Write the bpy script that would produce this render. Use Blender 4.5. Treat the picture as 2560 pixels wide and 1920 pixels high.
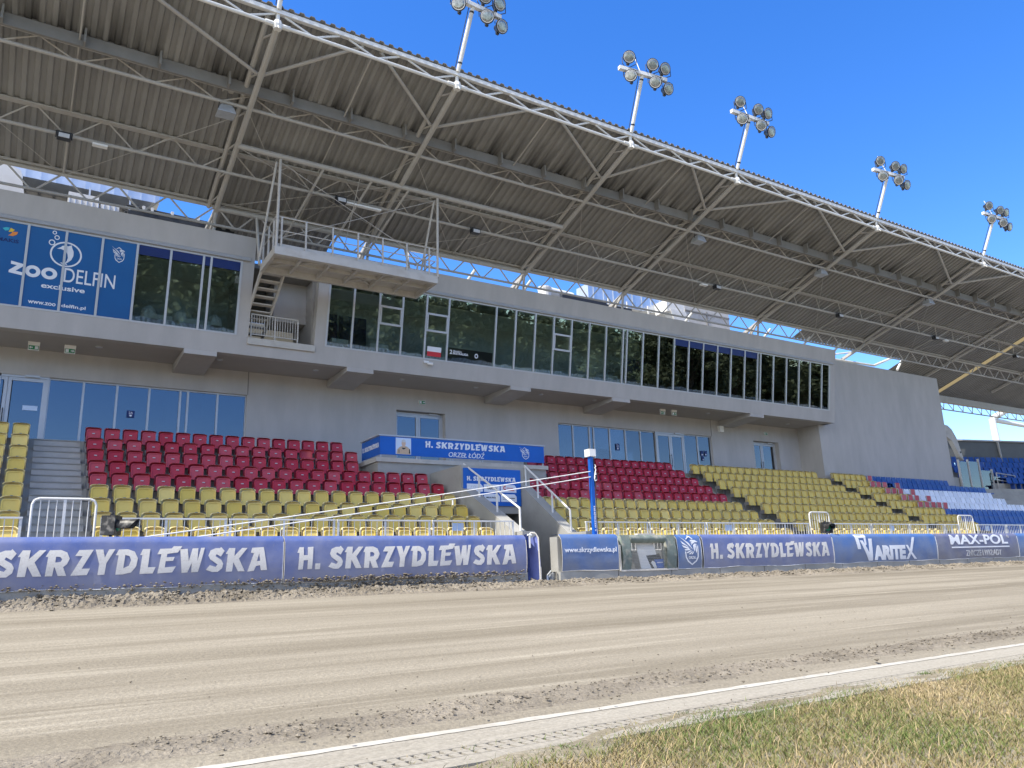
import bpy, bmesh, math, random
import numpy as np
from mathutils import Vector, Matrix
rad = math.radians
rnd = random.Random(11)
S = bpy.context.scene
for o in list(bpy.data.objects): bpy.data.objects.remove(o)

# ------------------------------------------------------------------ camera, sky, sun, exposure
YAW, PITCH, ROLL, FPX = rad(32.539), rad(13.972), rad(-2.105), 1935.2
fw = Vector((math.sin(YAW)*math.cos(PITCH), math.cos(YAW)*math.cos(PITCH), math.sin(PITCH)))
rt = Vector((math.cos(YAW), -math.sin(YAW), 0)); up = rt.cross(fw)
r2 = math.cos(ROLL)*rt + math.sin(ROLL)*up; u2 = -math.sin(ROLL)*rt + math.cos(ROLL)*up
cd = bpy.data.cameras.new("camera"); cam = bpy.data.objects.new("camera", cd); S.collection.objects.link(cam)
cam.matrix_world = Matrix(((r2.x, u2.x, -fw.x, 0), (r2.y, u2.y, -fw.y, 0), (r2.z, u2.z, -fw.z, 0), (0, 0, 0, 1)))
cd.sensor_width = 36; cd.lens = 36*FPX/2560; cd.clip_start = .05; cd.clip_end = 3000
S.camera = cam
SUN = Vector((-.70, -.125, 1.02)).normalized()
el = math.asin(SUN.z)
w = bpy.data.worlds.new("World"); S.world = w; w.use_nodes = True
nt = w.node_tree; bg = nt.nodes['Background']
sky = nt.nodes.new('ShaderNodeTexSky'); sky.sky_type = 'NISHITA'; sky.sun_disc = False
sky.sun_elevation = el; sky.sun_rotation = math.atan2(SUN.x, SUN.y)
sky.altitude = 200; sky.air_density = 1.0; sky.dust_density = .25; sky.ozone_density = 2.6
hs = nt.nodes.new('ShaderNodeHueSaturation'); hs.inputs['Hue'].default_value = .513; hs.inputs['Value'].default_value = 1.1
wc = nt.nodes.new('ShaderNodeTexCoord'); dp = nt.nodes.new('ShaderNodeVectorMath'); dp.operation = 'DOT_PRODUCT'; dp.inputs[1].default_value = SUN
nt.links.new(wc.outputs['Generated'], dp.inputs[0]); sm = nt.nodes.new('ShaderNodeMapRange')        # sky pales towards the sun, deepens away from it
sm.inputs[1].default_value = .36; sm.inputs[2].default_value = .62; sm.inputs[3].default_value = 1.34; sm.inputs[4].default_value = .40
nt.links.new(dp.outputs['Value'], sm.inputs[0]); nt.links.new(sm.outputs[0], hs.inputs['Saturation'])
nt.links.new(sky.outputs[0], hs.inputs['Color']); nt.links.new(hs.outputs[0], bg.inputs[0]); bg.inputs[1].default_value = .15
sl = bpy.data.lights.new("sun", 'SUN'); sl.energy = 3.5; sl.angle = rad(.53); sl.color = (1, .94, .84)
so = bpy.data.objects.new("sun", sl); S.collection.objects.link(so); so.location = (-30, -20, 60)
so.rotation_euler = SUN.to_track_quat('Z', 'Y').to_euler()
S.view_settings.view_transform = 'Standard'; S.view_settings.look = 'None'
S.view_settings.exposure = 1.0; S.view_settings.gamma = 1

# ------------------------------------------------------------------ materials
MATS = {}
def mat(name, col, rough=.6, metal=0, var=.12, scale=3.0, bump=0, bscale=40, spec=.4, stretch=(1, 1, 1), dirt=None, dscale=1.2, damt=.5):
    m = bpy.data.materials.new(name); m.use_nodes = True; t = m.node_tree; b = t.nodes['Principled BSDF']
    b.inputs['Roughness'].default_value = rough; b.inputs['Metallic'].default_value = metal
    b.inputs['Specular IOR Level'].default_value = spec
    tc = t.nodes.new('ShaderNodeTexCoord'); mp = t.nodes.new('ShaderNodeMapping'); mp.inputs['Scale'].default_value = stretch
    t.links.new(tc.outputs['Object'], mp.inputs[0])
    n = t.nodes.new('ShaderNodeTexNoise'); n.inputs['Scale'].default_value = scale; n.inputs['Detail'].default_value = 6
    n.inputs['Roughness'].default_value = .62
    t.links.new(mp.outputs[0], n.inputs[0])
    mr = t.nodes.new('ShaderNodeMapRange'); mr.inputs[1].default_value = .25; mr.inputs[2].default_value = .75
    t.links.new(n.outputs[0], mr.inputs[0])
    mx = t.nodes.new('ShaderNodeMix'); mx.data_type = 'RGBA'
    mx.inputs[6].default_value = (*[c*(1-var) for c in col], 1); mx.inputs[7].default_value = (*[min(1, c*(1+var)) for c in col], 1)
    t.links.new(mr.outputs[0], mx.inputs[0]); out = mx.outputs[2]
    if dirt:
        n2 = t.nodes.new('ShaderNodeTexNoise'); n2.inputs['Scale'].default_value = dscale; n2.inputs['Detail'].default_value = 8
        t.links.new(mp.outputs[0], n2.inputs[0])
        m2 = t.nodes.new('ShaderNodeMapRange'); m2.inputs[1].default_value = .5; m2.inputs[2].default_value = .75; m2.inputs[4].default_value = damt
        t.links.new(n2.outputs[0], m2.inputs[0])
        x2 = t.nodes.new('ShaderNodeMix'); x2.data_type = 'RGBA'; x2.inputs[7].default_value = (*dirt, 1)
        t.links.new(m2.outputs[0], x2.inputs[0]); t.links.new(out, x2.inputs[6]); out = x2.outputs[2]
    t.links.new(out, b.inputs['Base Color'])
    if bump:
        nb = t.nodes.new('ShaderNodeTexNoise'); nb.inputs['Scale'].default_value = bscale; nb.inputs['Detail'].default_value = 5
        t.links.new(mp.outputs[0], nb.inputs[0])
        bm = t.nodes.new('ShaderNodeBump'); bm.inputs['Strength'].default_value = bump; bm.inputs['Distance'].default_value = .02
        t.links.new(nb.outputs[0], bm.inputs['Height']); t.links.new(bm.outputs[0], b.inputs['Normal'])
    MATS[name] = m; return m
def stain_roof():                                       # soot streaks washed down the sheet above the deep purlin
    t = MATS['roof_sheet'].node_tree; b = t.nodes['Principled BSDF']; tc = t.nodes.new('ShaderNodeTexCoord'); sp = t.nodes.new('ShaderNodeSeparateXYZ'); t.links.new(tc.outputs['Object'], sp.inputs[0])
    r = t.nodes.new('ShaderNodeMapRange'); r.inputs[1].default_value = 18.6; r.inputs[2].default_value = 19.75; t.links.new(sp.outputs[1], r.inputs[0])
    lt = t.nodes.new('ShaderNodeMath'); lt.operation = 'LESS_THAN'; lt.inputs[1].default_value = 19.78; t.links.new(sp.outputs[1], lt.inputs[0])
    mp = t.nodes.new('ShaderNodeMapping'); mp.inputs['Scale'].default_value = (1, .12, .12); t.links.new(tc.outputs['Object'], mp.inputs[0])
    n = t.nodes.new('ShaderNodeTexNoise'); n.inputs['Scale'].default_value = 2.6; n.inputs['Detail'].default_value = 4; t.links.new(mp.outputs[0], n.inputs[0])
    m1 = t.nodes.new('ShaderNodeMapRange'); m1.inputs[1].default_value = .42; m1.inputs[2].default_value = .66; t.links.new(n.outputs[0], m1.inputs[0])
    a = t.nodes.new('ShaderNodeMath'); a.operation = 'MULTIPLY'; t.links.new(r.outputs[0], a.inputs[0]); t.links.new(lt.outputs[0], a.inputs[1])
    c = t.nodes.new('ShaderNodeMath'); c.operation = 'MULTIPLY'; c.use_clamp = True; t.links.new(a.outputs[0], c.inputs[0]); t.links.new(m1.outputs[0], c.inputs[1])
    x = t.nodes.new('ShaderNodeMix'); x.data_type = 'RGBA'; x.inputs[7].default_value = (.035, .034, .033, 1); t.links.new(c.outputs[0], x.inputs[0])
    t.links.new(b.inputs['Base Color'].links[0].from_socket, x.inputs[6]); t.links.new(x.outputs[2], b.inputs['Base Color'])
def glass(name, refl, tint, trans):
    m = bpy.data.materials.new(name); m.use_nodes = True; t = m.node_tree
    t.nodes.remove(t.nodes['Principled BSDF']); o = t.nodes['Material Output']
    g = t.nodes.new('ShaderNodeBsdfGlossy'); g.inputs['Roughness'].default_value = .012; g.inputs['Color'].default_value = (*tint, 1)
    tr = t.nodes.new('ShaderNodeBsdfTransparent'); tr.inputs['Color'].default_value = (*trans, 1)
    lw = t.nodes.new('ShaderNodeFresnel'); lw.inputs['IOR'].default_value = 1.5
    ad = t.nodes.new('ShaderNodeMath'); ad.operation = 'ADD'; ad.use_clamp = True; ad.inputs[1].default_value = refl
    t.links.new(lw.outputs[0], ad.inputs[0])
    tc = t.nodes.new('ShaderNodeTexCoord'); n = t.nodes.new('ShaderNodeTexNoise'); n.inputs['Scale'].default_value = .9
    t.links.new(tc.outputs['Object'], n.inputs[0]); bp = t.nodes.new('ShaderNodeBump'); bp.inputs['Strength'].default_value = .06; bp.inputs['Distance'].default_value = .03
    t.links.new(n.outputs[0], bp.inputs['Height']); t.links.new(bp.outputs[0], g.inputs['Normal'])
    mx = t.nodes.new('ShaderNodeMixShader'); t.links.new(ad.outputs[0], mx.inputs[0])
    t.links.new(tr.outputs[0], mx.inputs[1]); t.links.new(g.outputs[0], mx.inputs[2]); t.links.new(mx.outputs[0], o.inputs[0])
    MATS[name] = m; return m
mat('render_wall', (.455, .438, .418), .9, var=.08, scale=2.2, stretch=(1, 1, .3), bump=.25, bscale=120, dirt=(.335, .322, .308), dscale=.6, damt=.5)
mat('soffit', (.40, .375, .345), .9, var=.04, scale=2)
mat('concrete', (.36, .355, .33), .9, var=.16, scale=2.2, bump=.3, bscale=60, dirt=(.22, .22, .205), dscale=1.1, damt=.5)
mat('concrete_light', (.50, .48, .44), .9, var=.1, scale=3, bump=.3, bscale=60, dirt=(.33, .31, .28), dscale=2, damt=.5)
mat('white_steel', (.70, .70, .68), .45, var=.06, scale=6, dirt=(.50, .48, .44), dscale=3, damt=.4)
mat('grey_steel', (.43, .415, .39), .5, var=.08, scale=3, dirt=(.36, .33, .30), dscale=2, damt=.5)
mat('band_steel', (.22, .215, .205), .6, var=.12, scale=2)
mat('galvanised', (.55, .57, .58), .38, .55, var=.12, scale=9)
mat('duct', (.62, .65, .68), .33, .75, var=.12, scale=2)
mat('dark_metal', (.03, .032, .036), .45, var=.3, scale=8)
mat('black_paint', (.022, .022, .023), .45, var=.4, scale=14, dirt=(.33, .31, .27), dscale=9, damt=.75)
mat('alu', (.50, .51, .52), .4, .3, var=.04)
mat('roof_sheet', (.262, .26, .252), .6, var=.14, scale=1.4, dirt=(.15, .145, .135), dscale=.8, damt=.35, stretch=(1, .35, 1))
stain_roof()
mat('seat_red', (.50, .036, .058), .42, var=.16, scale=4, dirt=(.40, .13, .15), dscale=2.5, damt=.5)
mat('seat_yellow', (.80, .60, .14), .45, var=.10, scale=4, dirt=(.62, .50, .24), dscale=2.5, damt=.5)
mat('seat_yellow_lit', (.84, .70, .33), .5, var=.10, scale=4, dirt=(.64, .57, .38), dscale=3, damt=.6)  # paler backrest yellow: light falling on the top lip put into the colour
mat('seat_blue', (.012, .06, .29), .4, var=.2, scale=2)
mat('seat_white', (.74, .76, .82), .4, var=.08, scale=2)
mat('plate', (.35, .42, .55), .5)
mat('gantry_steel', (.50, .485, .455), .5, var=.07, scale=4, dirt=(.36, .32, .27), dscale=2.5, damt=.6)
mat('seat_arm', (.20, .195, .19), .5, var=.2)
mat('panel_blue', (.010, .115, .50), .45, var=.10, scale=1.5)
mat('vinyl_blue', (.004, .095, .30), .3, var=.10, scale=.8, spec=.5)
mat('navy', (.006, .022, .13), .5, var=.15)
mat('pole_blue', (.01, .10, .45), .4, var=.15)
mat('white_paint', (.80, .80, .78), .5, var=.05)
mat('line_paint', (.46, .44, .39), .8, var=.12, scale=5, dirt=(.34, .315, .265), dscale=4, damt=1.0)
mat('letter_clean', (.74, .77, .83), .5, var=.04)
mat('letter_dusty', (.68, .665, .64), .7, var=.05, scale=5, dirt=(.46, .42, .37), dscale=30, damt=.45)
mat('letter_pale', (.52, .53, .55), .7, var=.1, scale=6)
mat('sky_sticker', (.56, .68, .86), .4, var=.03)
mat('black', (.012, .012, .014), .5)
mat('red_print', (.55, .03, .04), .5)
mat('green_sign', (.02, .22, .10), .5)
mat('foam_green', (.17, .21, .19), .8, var=.25, scale=6, dirt=(.42, .39, .33), dscale=5, damt=.9, bump=.3, bscale=30)
mat('tarp_edge', (.62, .59, .53), .8, var=.15, scale=8)
mat('tarp_inside', (.16, .20, .50), .7, var=.15, scale=3)
mat('skin', (.62, .45, .34), .6); mat('jacket', (.55, .42, .30), .7, var=.15, scale=30); mat('photo_grey', (.55, .57, .60), .6, var=.1, scale=12); mat('hair', (.12, .10, .09), .6)
mat('yellow_print', (.75, .52, .05), .5); mat('orange_print', (.75, .25, .05), .5); mat('teal_print', (.05, .45, .55), .5)
mat('lens', (.30, .30, .28), .22, .6, var=.5, scale=16)
mat('lamp_body', (.025, .028, .035), .4)
mat('interior', (.55, .55, .51), .9, var=.1); mat('interior_ceiling', (.74, .74, .64), .9, var=.1)
mat('curtain', (.008, .016, .07), .8, var=.3, scale=2, stretch=(6, 1, .3))
mat('rubber', (.05, .05, .05), .8); mat('translucent_roof', (.62, .57, .44), .5, var=.05)
_t = MATS['translucent_roof'].node_tree; _b = _t.nodes.new('ShaderNodeBsdfTranslucent'); _b.inputs[0].default_value = (.42, .37, .26, 1); _t.links.new(_b.outputs[0], _t.nodes['Material Output'].inputs[0])
mat('shed', (.12, .125, .12), .6, var=.1)
mat('leaf_dark', (.10, .115, .058), .7, var=.5, scale=.6); mat('bark', (.10, .075, .05), .9)
for k_ in ('seat_red', 'seat_yellow', 'seat_yellow_lit', 'seat_blue', 'seat_white'):
    t_ = MATS[k_].node_tree; b_ = t_.nodes['Principled BSDF']; oi = t_.nodes.new('ShaderNodeObjectInfo'); hv = t_.nodes.new('ShaderNodeHueSaturation')
    mr_ = t_.nodes.new('ShaderNodeMapRange'); mr_.inputs[3].default_value = .90; mr_.inputs[4].default_value = 1.08; t_.links.new(oi.outputs['Random'], mr_.inputs[0]); t_.links.new(mr_.outputs[0], hv.inputs['Value'])
    ms_ = t_.nodes.new('ShaderNodeMapRange'); ms_.inputs[3].default_value = 1.04; ms_.inputs[4].default_value = .92; t_.links.new(oi.outputs['Random'], ms_.inputs[0]); t_.links.new(ms_.outputs[0], hv.inputs['Saturation'])
    src_ = b_.inputs['Base Color'].links[0].from_socket; t_.links.new(src_, hv.inputs['Color']); t_.links.new(hv.outputs[0], b_.inputs['Base Color'])
glass('glass_upper', .14, (.68, .76, .76), (.80, .87, .86)); glass('glass_lower', .15, (.62, .63, .68), (.42, .46, .50)); glass('glass_screen', .06, (.8, .85, .9), (.80, .84, .86))

# track dirt: streaks along the straight, fine grain
def dirt_mat(name, c1, c2, c3, streak=True, bump=.5):
    m = bpy.data.materials.new(name); m.use_nodes = True; t = m.node_tree; b = t.nodes['Principled BSDF']
    b.inputs['Roughness'].default_value = .95; b.inputs['Specular IOR Level'].default_value = .15
    tc = t.nodes.new('ShaderNodeTexCoord')
    def noise(sc, st, det=6):
        mp = t.nodes.new('ShaderNodeMapping'); mp.inputs['Scale'].default_value = st
        mp.inputs['Rotation'].default_value = (0, 0, rad(.8) if st[0] != st[1] else 0)
        t.links.new(tc.outputs['Object'], mp.inputs[0])
        n = t.nodes.new('ShaderNodeTexNoise'); n.inputs['Scale'].default_value = sc; n.inputs['Detail'].default_value = det; n.inputs['Roughness'].default_value = .6
        t.links.new(mp.outputs[0], n.inputs[0]); return n.outputs[0]
    def rng(s, a, bb):
        r = t.nodes.new('ShaderNodeMapRange'); r.inputs[1].default_value = a; r.inputs[2].default_value = bb; t.links.new(s, r.inputs[0]); return r.outputs[0]
    def mix(f, a, bb):
        x = t.nodes.new('ShaderNodeMix'); x.data_type = 'RGBA'; t.links.new(f, x.inputs[0])
        for i, s in ((6, a), (7, bb)):
            if isinstance(s, tuple): x.inputs[i].default_value = (*s, 1)
            else: t.links.new(s, x.inputs[i])
        return x.outputs[2]
    st = (.035, 1, 1) if streak else (1, 1, 1)
    o = mix(rng(noise(1.15, st, 7), .36, .64), c1, c2)
    o = mix(rng(noise(4.2, (.05, 1, 1) if streak else (1, 1, 1), 5), .55, .72), o, c3)
    g = rng(noise(34, (1, 1, 1), 8), .3, .7)
    x = t.nodes.new('ShaderNodeMix'); x.data_type = 'RGBA'; x.blend_type = 'MULTIPLY'; x.inputs[0].default_value = .55
    t.links.new(o, x.inputs[6]); cr = t.nodes.new('ShaderNodeMapRange'); cr.inputs[3].default_value = .55; cr.inputs[4].default_value = 1.25
    t.links.new(g, cr.inputs[0]); t.links.new(cr.outputs[0], x.inputs[7])
    t.links.new(x.outputs[2], b.inputs['Base Color'])
    bm = t.nodes.new('ShaderNodeBump'); bm.inputs['Strength'].default_value = bump; bm.inputs['Distance'].default_value = .03
    t.links.new(noise(26, (1, 1, 1), 9), bm.inputs['Height']); t.links.new(bm.outputs[0], b.inputs['Normal'])
    MATS[name] = m
dirt_mat('track_dirt', (.205, .180, .137), (.315, .283, .225), (.365, .33, .265))
dirt_mat('loose_dirt', (.175, .153, .12), (.28, .248, .20), (.32, .285, .23), False, .8)
dirt_mat('kerb_concrete', (.31, .285, .24), (.385, .36, .305), (.285, .26, .215), True, .2)
dirt_mat('soil', (.20, .175, .125), (.28, .245, .18), (.34, .31, .25), False, .6)

# banner tarpaulin: blue with real road dust caked on (more of it low down)
def banner_mat(name, col, dust, amt=.8, hi=-.25, lo=1.15):
    m = bpy.data.materials.new(name); m.use_nodes = True; t = m.node_tree; b = t.nodes['Principled BSDF']
    b.inputs['Roughness'].default_value = .55; b.inputs['Specular IOR Level'].default_value = .35
    tc = t.nodes.new('ShaderNodeTexCoord'); sp = t.nodes.new('ShaderNodeSeparateXYZ'); t.links.new(tc.outputs['Object'], sp.inputs[0])
    r = t.nodes.new('ShaderNodeMapRange'); r.inputs[1].default_value = lo; r.inputs[2].default_value = hi; t.links.new(sp.outputs[2], r.inputs[0])
    n = t.nodes.new('ShaderNodeTexNoise'); n.inputs['Scale'].default_value = 2.4; n.inputs['Detail'].default_value = 9; t.links.new(tc.outputs['Object'], n.inputs[0])
    ad = t.nodes.new('ShaderNodeMath'); ad.operation = 'MULTIPLY_ADD'; ad.inputs[1].default_value = 1.1; ad.inputs[2].default_value = -.36; t.links.new(n.outputs[0], ad.inputs[0])
    a2 = t.nodes.new('ShaderNodeMath'); a2.operation = 'ADD'; a2.use_clamp = True; t.links.new(ad.outputs[0], a2.inputs[0]); t.links.new(r.outputs[0], a2.inputs[1])
    ml = t.nodes.new('ShaderNodeMath'); ml.operation = 'MULTIPLY'; ml.inputs[1].default_value = amt; t.links.new(a2.outputs[0], ml.inputs[0])
    x = t.nodes.new('ShaderNodeMix'); x.data_type = 'RGBA'; x.inputs[6].default_value = (*col, 1); x.inputs[7].default_value = (*dust, 1)
    t.links.new(ml.outputs[0], x.inputs[0])
    n3 = t.nodes.new('ShaderNodeTexNoise'); n3.inputs['Scale'].default_value = 38; n3.inputs['Detail'].default_value = 3; t.links.new(tc.outputs['Object'], n3.inputs[0])
    r3 = t.nodes.new('ShaderNodeMapRange'); r3.inputs[1].default_value = .62; r3.inputs[2].default_value = .72; r3.inputs[4].default_value = .35; t.links.new(n3.outputs[0], r3.inputs[0])
    x3 = t.nodes.new('ShaderNodeMix'); x3.data_type = 'RGBA'; x3.inputs[7].default_value = (.34, .31, .27, 1); t.links.new(r3.outputs[0], x3.inputs[0]); t.links.new(x.outputs[2], x3.inputs[6])
    t.links.new(x3.outputs[2], b.inputs['Base Color'])
    nb = t.nodes.new('ShaderNodeTexNoise'); nb.inputs['Scale'].default_value = 3; t.links.new(tc.outputs['Object'], nb.inputs[0])
    bm = t.nodes.new('ShaderNodeBump'); bm.inputs['Strength'].default_value = .25; bm.inputs['Distance'].default_value = .06; t.links.new(nb.outputs[0], bm.inputs['Height']); t.links.new(bm.outputs[0], b.inputs['Normal'])
    MATS[name] = m
banner_mat('banner_violet', (.058, .110, .35), (.26, .27, .36), .95)
banner_mat('banner_blue', (.035, .135, .42), (.20, .235, .32), .92)
banner_mat('banner_grey', (.10, .12, .26), (.235, .235, .265), .95)

# ------------------------------------------------------------------ mesh helpers
LABELS = {}
class MB:
    def __init__(s): s.v = []; s.f = []
    def _add(s, vs, fs):
        b = len(s.v); s.v += [tuple(p) for p in vs]; s.f += [tuple(b+i for i in f) for f in fs]; return s
    def box(s, x0, x1, y0, y1, z0, z1):
        return s._add([(x, y, z) for x in (x0, x1) for y in (y0, y1) for z in (z0, z1)],
                      [(0, 1, 3, 2), (4, 6, 7, 5), (0, 4, 5, 1), (2, 3, 7, 6), (0, 2, 6, 4), (1, 5, 7, 3)])
    def bar(s, p, q, w, h=None, upv=(0, 0, 1)):
        p, q = Vector(p), Vector(q); h = h or w; d = (q-p).normalized(); u = Vector(upv)
        if abs(d.dot(u)) > .98: u = Vector((0, 1, 0))
        sx = d.cross(u).normalized()*(w/2); sy = sx.cross(d).normalized()*(h/2)
        vs = [a+i*sx+j*sy for a in (p, q) for i in (-1, 1) for j in (-1, 1)]
        return s._add(vs, [(0, 1, 3, 2), (4, 6, 7, 5), (0, 4, 5, 1), (2, 3, 7, 6), (0, 2, 6, 4), (1, 5, 7, 3)])
    def tube(s, p, q, r, n=8, rr=None):
        p, q = Vector(p), Vector(q); d = (q-p).normalized(); u = Vector((0, 0, 1)) if abs(d.z) < .95 else Vector((0, 1, 0))
        a = d.cross(u).normalized(); c = d.cross(a); rr = r if rr is None else rr
        vs = []
        for k in range(n):
            e = math.cos(2*math.pi*k/n)*a+math.sin(2*math.pi*k/n)*c; vs += [p+e*r, q+e*rr]
        fs = [(2*k, 2*((k+1) % n), 2*((k+1) % n)+1, 2*k+1) for k in range(n)]
        fs += [tuple(2*k for k in range(n))[::-1], tuple(2*k+1 for k in range(n))]
        return s._add(vs, fs)
    def path(s, pts, r, n=6):
        for a, b in zip(pts[:-1], pts[1:]): s.tube(a, b, r, n)
        return s
    def prism(s, poly, fn, d0, d1):          # poly in (u,v), fn(u,v,depth)->xyz ; convex-ish polygon
        n = len(poly); vs = [fn(u, v, d0) for u, v in poly]+[fn(u, v, d1) for u, v in poly]
        fs = [tuple(range(n)), tuple(range(2*n-1, n-1, -1))]+[(i, i+n, (i+1) % n+n, (i+1) % n) for i in range(n)]
        return s._add(vs, fs)
    def lathe(s, prof, o, ax, n=16, ref=(0, 0, 1)):  # prof [(dist along axis, radius)]
        o, d = Vector(o), Vector(ax).normalized(); u = Vector(ref)
        if abs(d.dot(u)) > .95: u = Vector((1, 0, 0))
        a = d.cross(u).normalized(); c = d.cross(a); vs = []
        for t, r in prof:
            for k in range(n): vs.append(o+d*t+(math.cos(2*math.pi*k/n)*a+math.sin(2*math.pi*k/n)*c)*r)
        fs = [(i*n+k, i*n+(k+1) % n, (i+1)*n+(k+1) % n, (i+1)*n+k) for i in range(len(prof)-1) for k in range(n)]
        fs += [tuple(range(n))[::-1], tuple(range((len(prof)-1)*n, len(prof)*n))]
        return s._add(vs, fs)
    def sheet(s, fn, us, vs_):
        b = len(s.v); nu, nv = len(us), len(vs_)
        s.v += [tuple(fn(u, v)) for u in us for v in vs_]
        s.f += [(b+i*nv+j, b+(i+1)*nv+j, b+(i+1)*nv+j+1, b+i*nv+j+1) for i in range(nu-1) for j in range(nv-1)]
        return s
    def build(s, name, m, parent=None, smooth=False):
        me = bpy.data.meshes.new(name); me.from_pydata(s.v, [], s.f); me.update()
        bm = bmesh.new(); bm.from_mesh(me); bmesh.ops.recalc_face_normals(bm, faces=bm.faces); bm.to_mesh(me); bm.free()
        return link(name, me, m, parent, smooth)
def link(name, me, m, parent=None, smooth=False):
    o = bpy.data.objects.new(name, me); S.collection.objects.link(o); me.materials.clear(); me.materials.append(MATS[m])
    if smooth: me.polygons.foreach_set('use_smooth', [True]*len(me.polygons))
    if parent:
        o.parent = parent
        if parent.type == 'EMPTY': o.location = -Vector(parent.location)
    return o
def tag(o, label, cat, group=None):
    n = len(label.split()); assert 4 <= n <= 16, (n, label)
    if label in LABELS and not (group and LABELS[label] == group): print('DUP LABEL', label)
    LABELS[label] = group; o['label'] = label; o['category'] = cat
    if group: o['group'] = group
    return o
def thing(name, label, cat, loc=(0, 0, 0), group=None):
    o = bpy.data.objects.new(name, None); S.collection.objects.link(o); o.location = loc; o.empty_display_size = .2
    return tag(o, label, cat, group)
def struct(o, kind='structure'): o['kind'] = kind; return o
def copy_tree(o, parent=None):
    c = o.copy(); S.collection.objects.link(c)
    if parent: c.parent = parent
    for ch in o.children: copy_tree(ch, c)
    return c
ORD = 'first second third fourth fifth sixth seventh eighth ninth tenth eleventh twelfth thirteenth fourteenth fifteenth sixteenth seventeenth eighteenth nineteenth twentieth twenty-first twenty-second twenty-third twenty-fourth twenty-fifth twenty-sixth'.split()
PY = lambda y0: (lambda x, z, d: (x, y0-d, z))          # vertical plane facing the track
YB0, ZB0, TL = 24.476, 7.13, .17                        # leaning front of the upper storey
def YT(z): return YB0-TL*(z-ZB0)
PT = lambda x, z, d: (x, YT(z)-d, z)

# ------------------------------------------------------------------ lettering
G = {
'H': (72, [[(-7, 75), (3, 100), (24, 100), (24, 64), (44, 64), (44, 100), (71, 102), (66, 2), (44, 1), (45, 42), (24, 41), (22, 1), (0, 0), (3, 75)]]),
'.': (26, [[(0, 0), (24, 0), (25, 26), (1, 26)]]), ' ': (22, []),
'S': (78, [[(0, 10), (16, 29), (41, 21), (49, 31), (16, 53), (8, 69), (16, 91), (38, 100), (57, 100), (62, 105), (78, 88), (62, 64), (43, 75), (39, 66), (65, 50), (74, 34), (70, 15), (51, 0), (27, 0)]]),
'K': (88, [[(-4, 75), (11, 100), (38, 100), (35, 66), (69, 100), (93, 100), (56, 54), (85, 0), (55, 0), (32, 39), (28, 0), (0, 0), (6, 75)]]),
'R': (82, [[(-4, 74), (9, 99), (49, 100), (72, 90), (83, 66), (75, 45), (62, 34), (76, 0), (46, 0), (32, 33), (29, 33), (26, 0), (0, 0), (5, 74)], [(33, 74), (48, 73), (56, 64), (51, 54), (32, 52)]]),
'Z': (76, [[(11, 76), (25, 99), (78, 100), (39, 26), (70, 26), (60, 1), (0, 0), (38, 75)]]),
'Y': (74, [[(0, 100), (29, 100), (37, 68), (51, 100), (75, 101), (45, 46), (41, 1), (15, 0), (18, 43)]]),
'D': (84, [[(-5, 77), (6, 99), (41, 100), (68, 90), (82, 63), (78, 31), (60, 7), (28, 0), (0, 0), (6, 76)], [(32, 77), (49, 72), (56, 56), (49, 34), (28, 24)]]),
'L': (62, [[(-3, 76), (7, 100), (36, 100), (31, 26), (62, 26), (52, 1), (0, 0), (6, 76)]]),
'E': (78, [[(-5, 78), (5, 100), (52, 101), (60, 110), (95, 110), (78, 84), (35, 79), (33, 65), (66, 66), (60, 50), (30, 49), (28, 24), (73, 27), (60, 3), (0, 0), (11, 78)]]),
'W': (104, [[(0, 97), (31, 99), (38, 46), (52, 100), (76, 101), (74, 46), (88, 102), (104, 103), (80, 2), (52, 1), (51, 40), (36, 1), (12, 0)]]),
'A': (90, [[(12, 79), (18, 100), (71, 103), (89, 3), (62, 2), (56, 24), (38, 21), (29, 0), (0, -2), (26, 76)], [(41, 42), (56, 43), (50, 76)]]),
}
def curve_mesh(polys):
    c = bpy.data.curves.new('outline', 'CURVE'); c.dimensions = '2D'; c.fill_mode = 'BOTH'; c.extrude = .5
    for p in polys:
        sp = c.splines.new('POLY'); sp.points.add(len(p)-1); sp.use_cyclic_u = True
        for i, (x, y) in enumerate(p): sp.points[i].co = (x, y, 0, 1)
    o = bpy.data.objects.new('outline', c); me = bpy.data.meshes.new_from_object(o)
    bpy.data.objects.remove(o); bpy.data.curves.remove(c); return me
def font_mesh(s, bold=0, spacing=1.0, shear=0):
    c = bpy.data.curves.new('text', 'FONT'); c.body = s; c.extrude = .5; c.offset = bold; c.space_character = spacing; c.shear = shear
    o = bpy.data.objects.new('text', c); me = bpy.data.meshes.new_from_object(o)
    bpy.data.objects.remove(o); bpy.data.curves.remove(c); return me
def place(me, name, rect, fn, m, parent, th=.006, gap=.004, keep=None):
    x0, x1, z0, z1 = rect; n = len(me.vertices); co = np.empty(n*3); me.vertices.foreach_get('co', co); co = co.reshape(-1, 3)
    if keep is None: lo, hi = co.min(0), co.max(0)
    else: lo, hi = np.array([keep[0], keep[2], -.5]), np.array([keep[1], keep[3], .5])
    for i in range(n):
        u = (co[i, 0]-lo[0])/(hi[0]-lo[0]); v = (co[i, 1]-lo[1])/(hi[1]-lo[1])
        me.vertices[i].co = fn(x0+u*(x1-x0), z0+v*(z1-z0), gap+(th if co[i, 2] > 0 else 0))
    me.update(); return link(name, me, m, parent)
def word(s, **k):
    polys = []; x = 0
    for ch in s:
        wd, ps = G[ch]
        polys += [[(x+a, b) for a, b in p] for p in ps]; x += wd+9
    return curve_mesh(polys)
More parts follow.
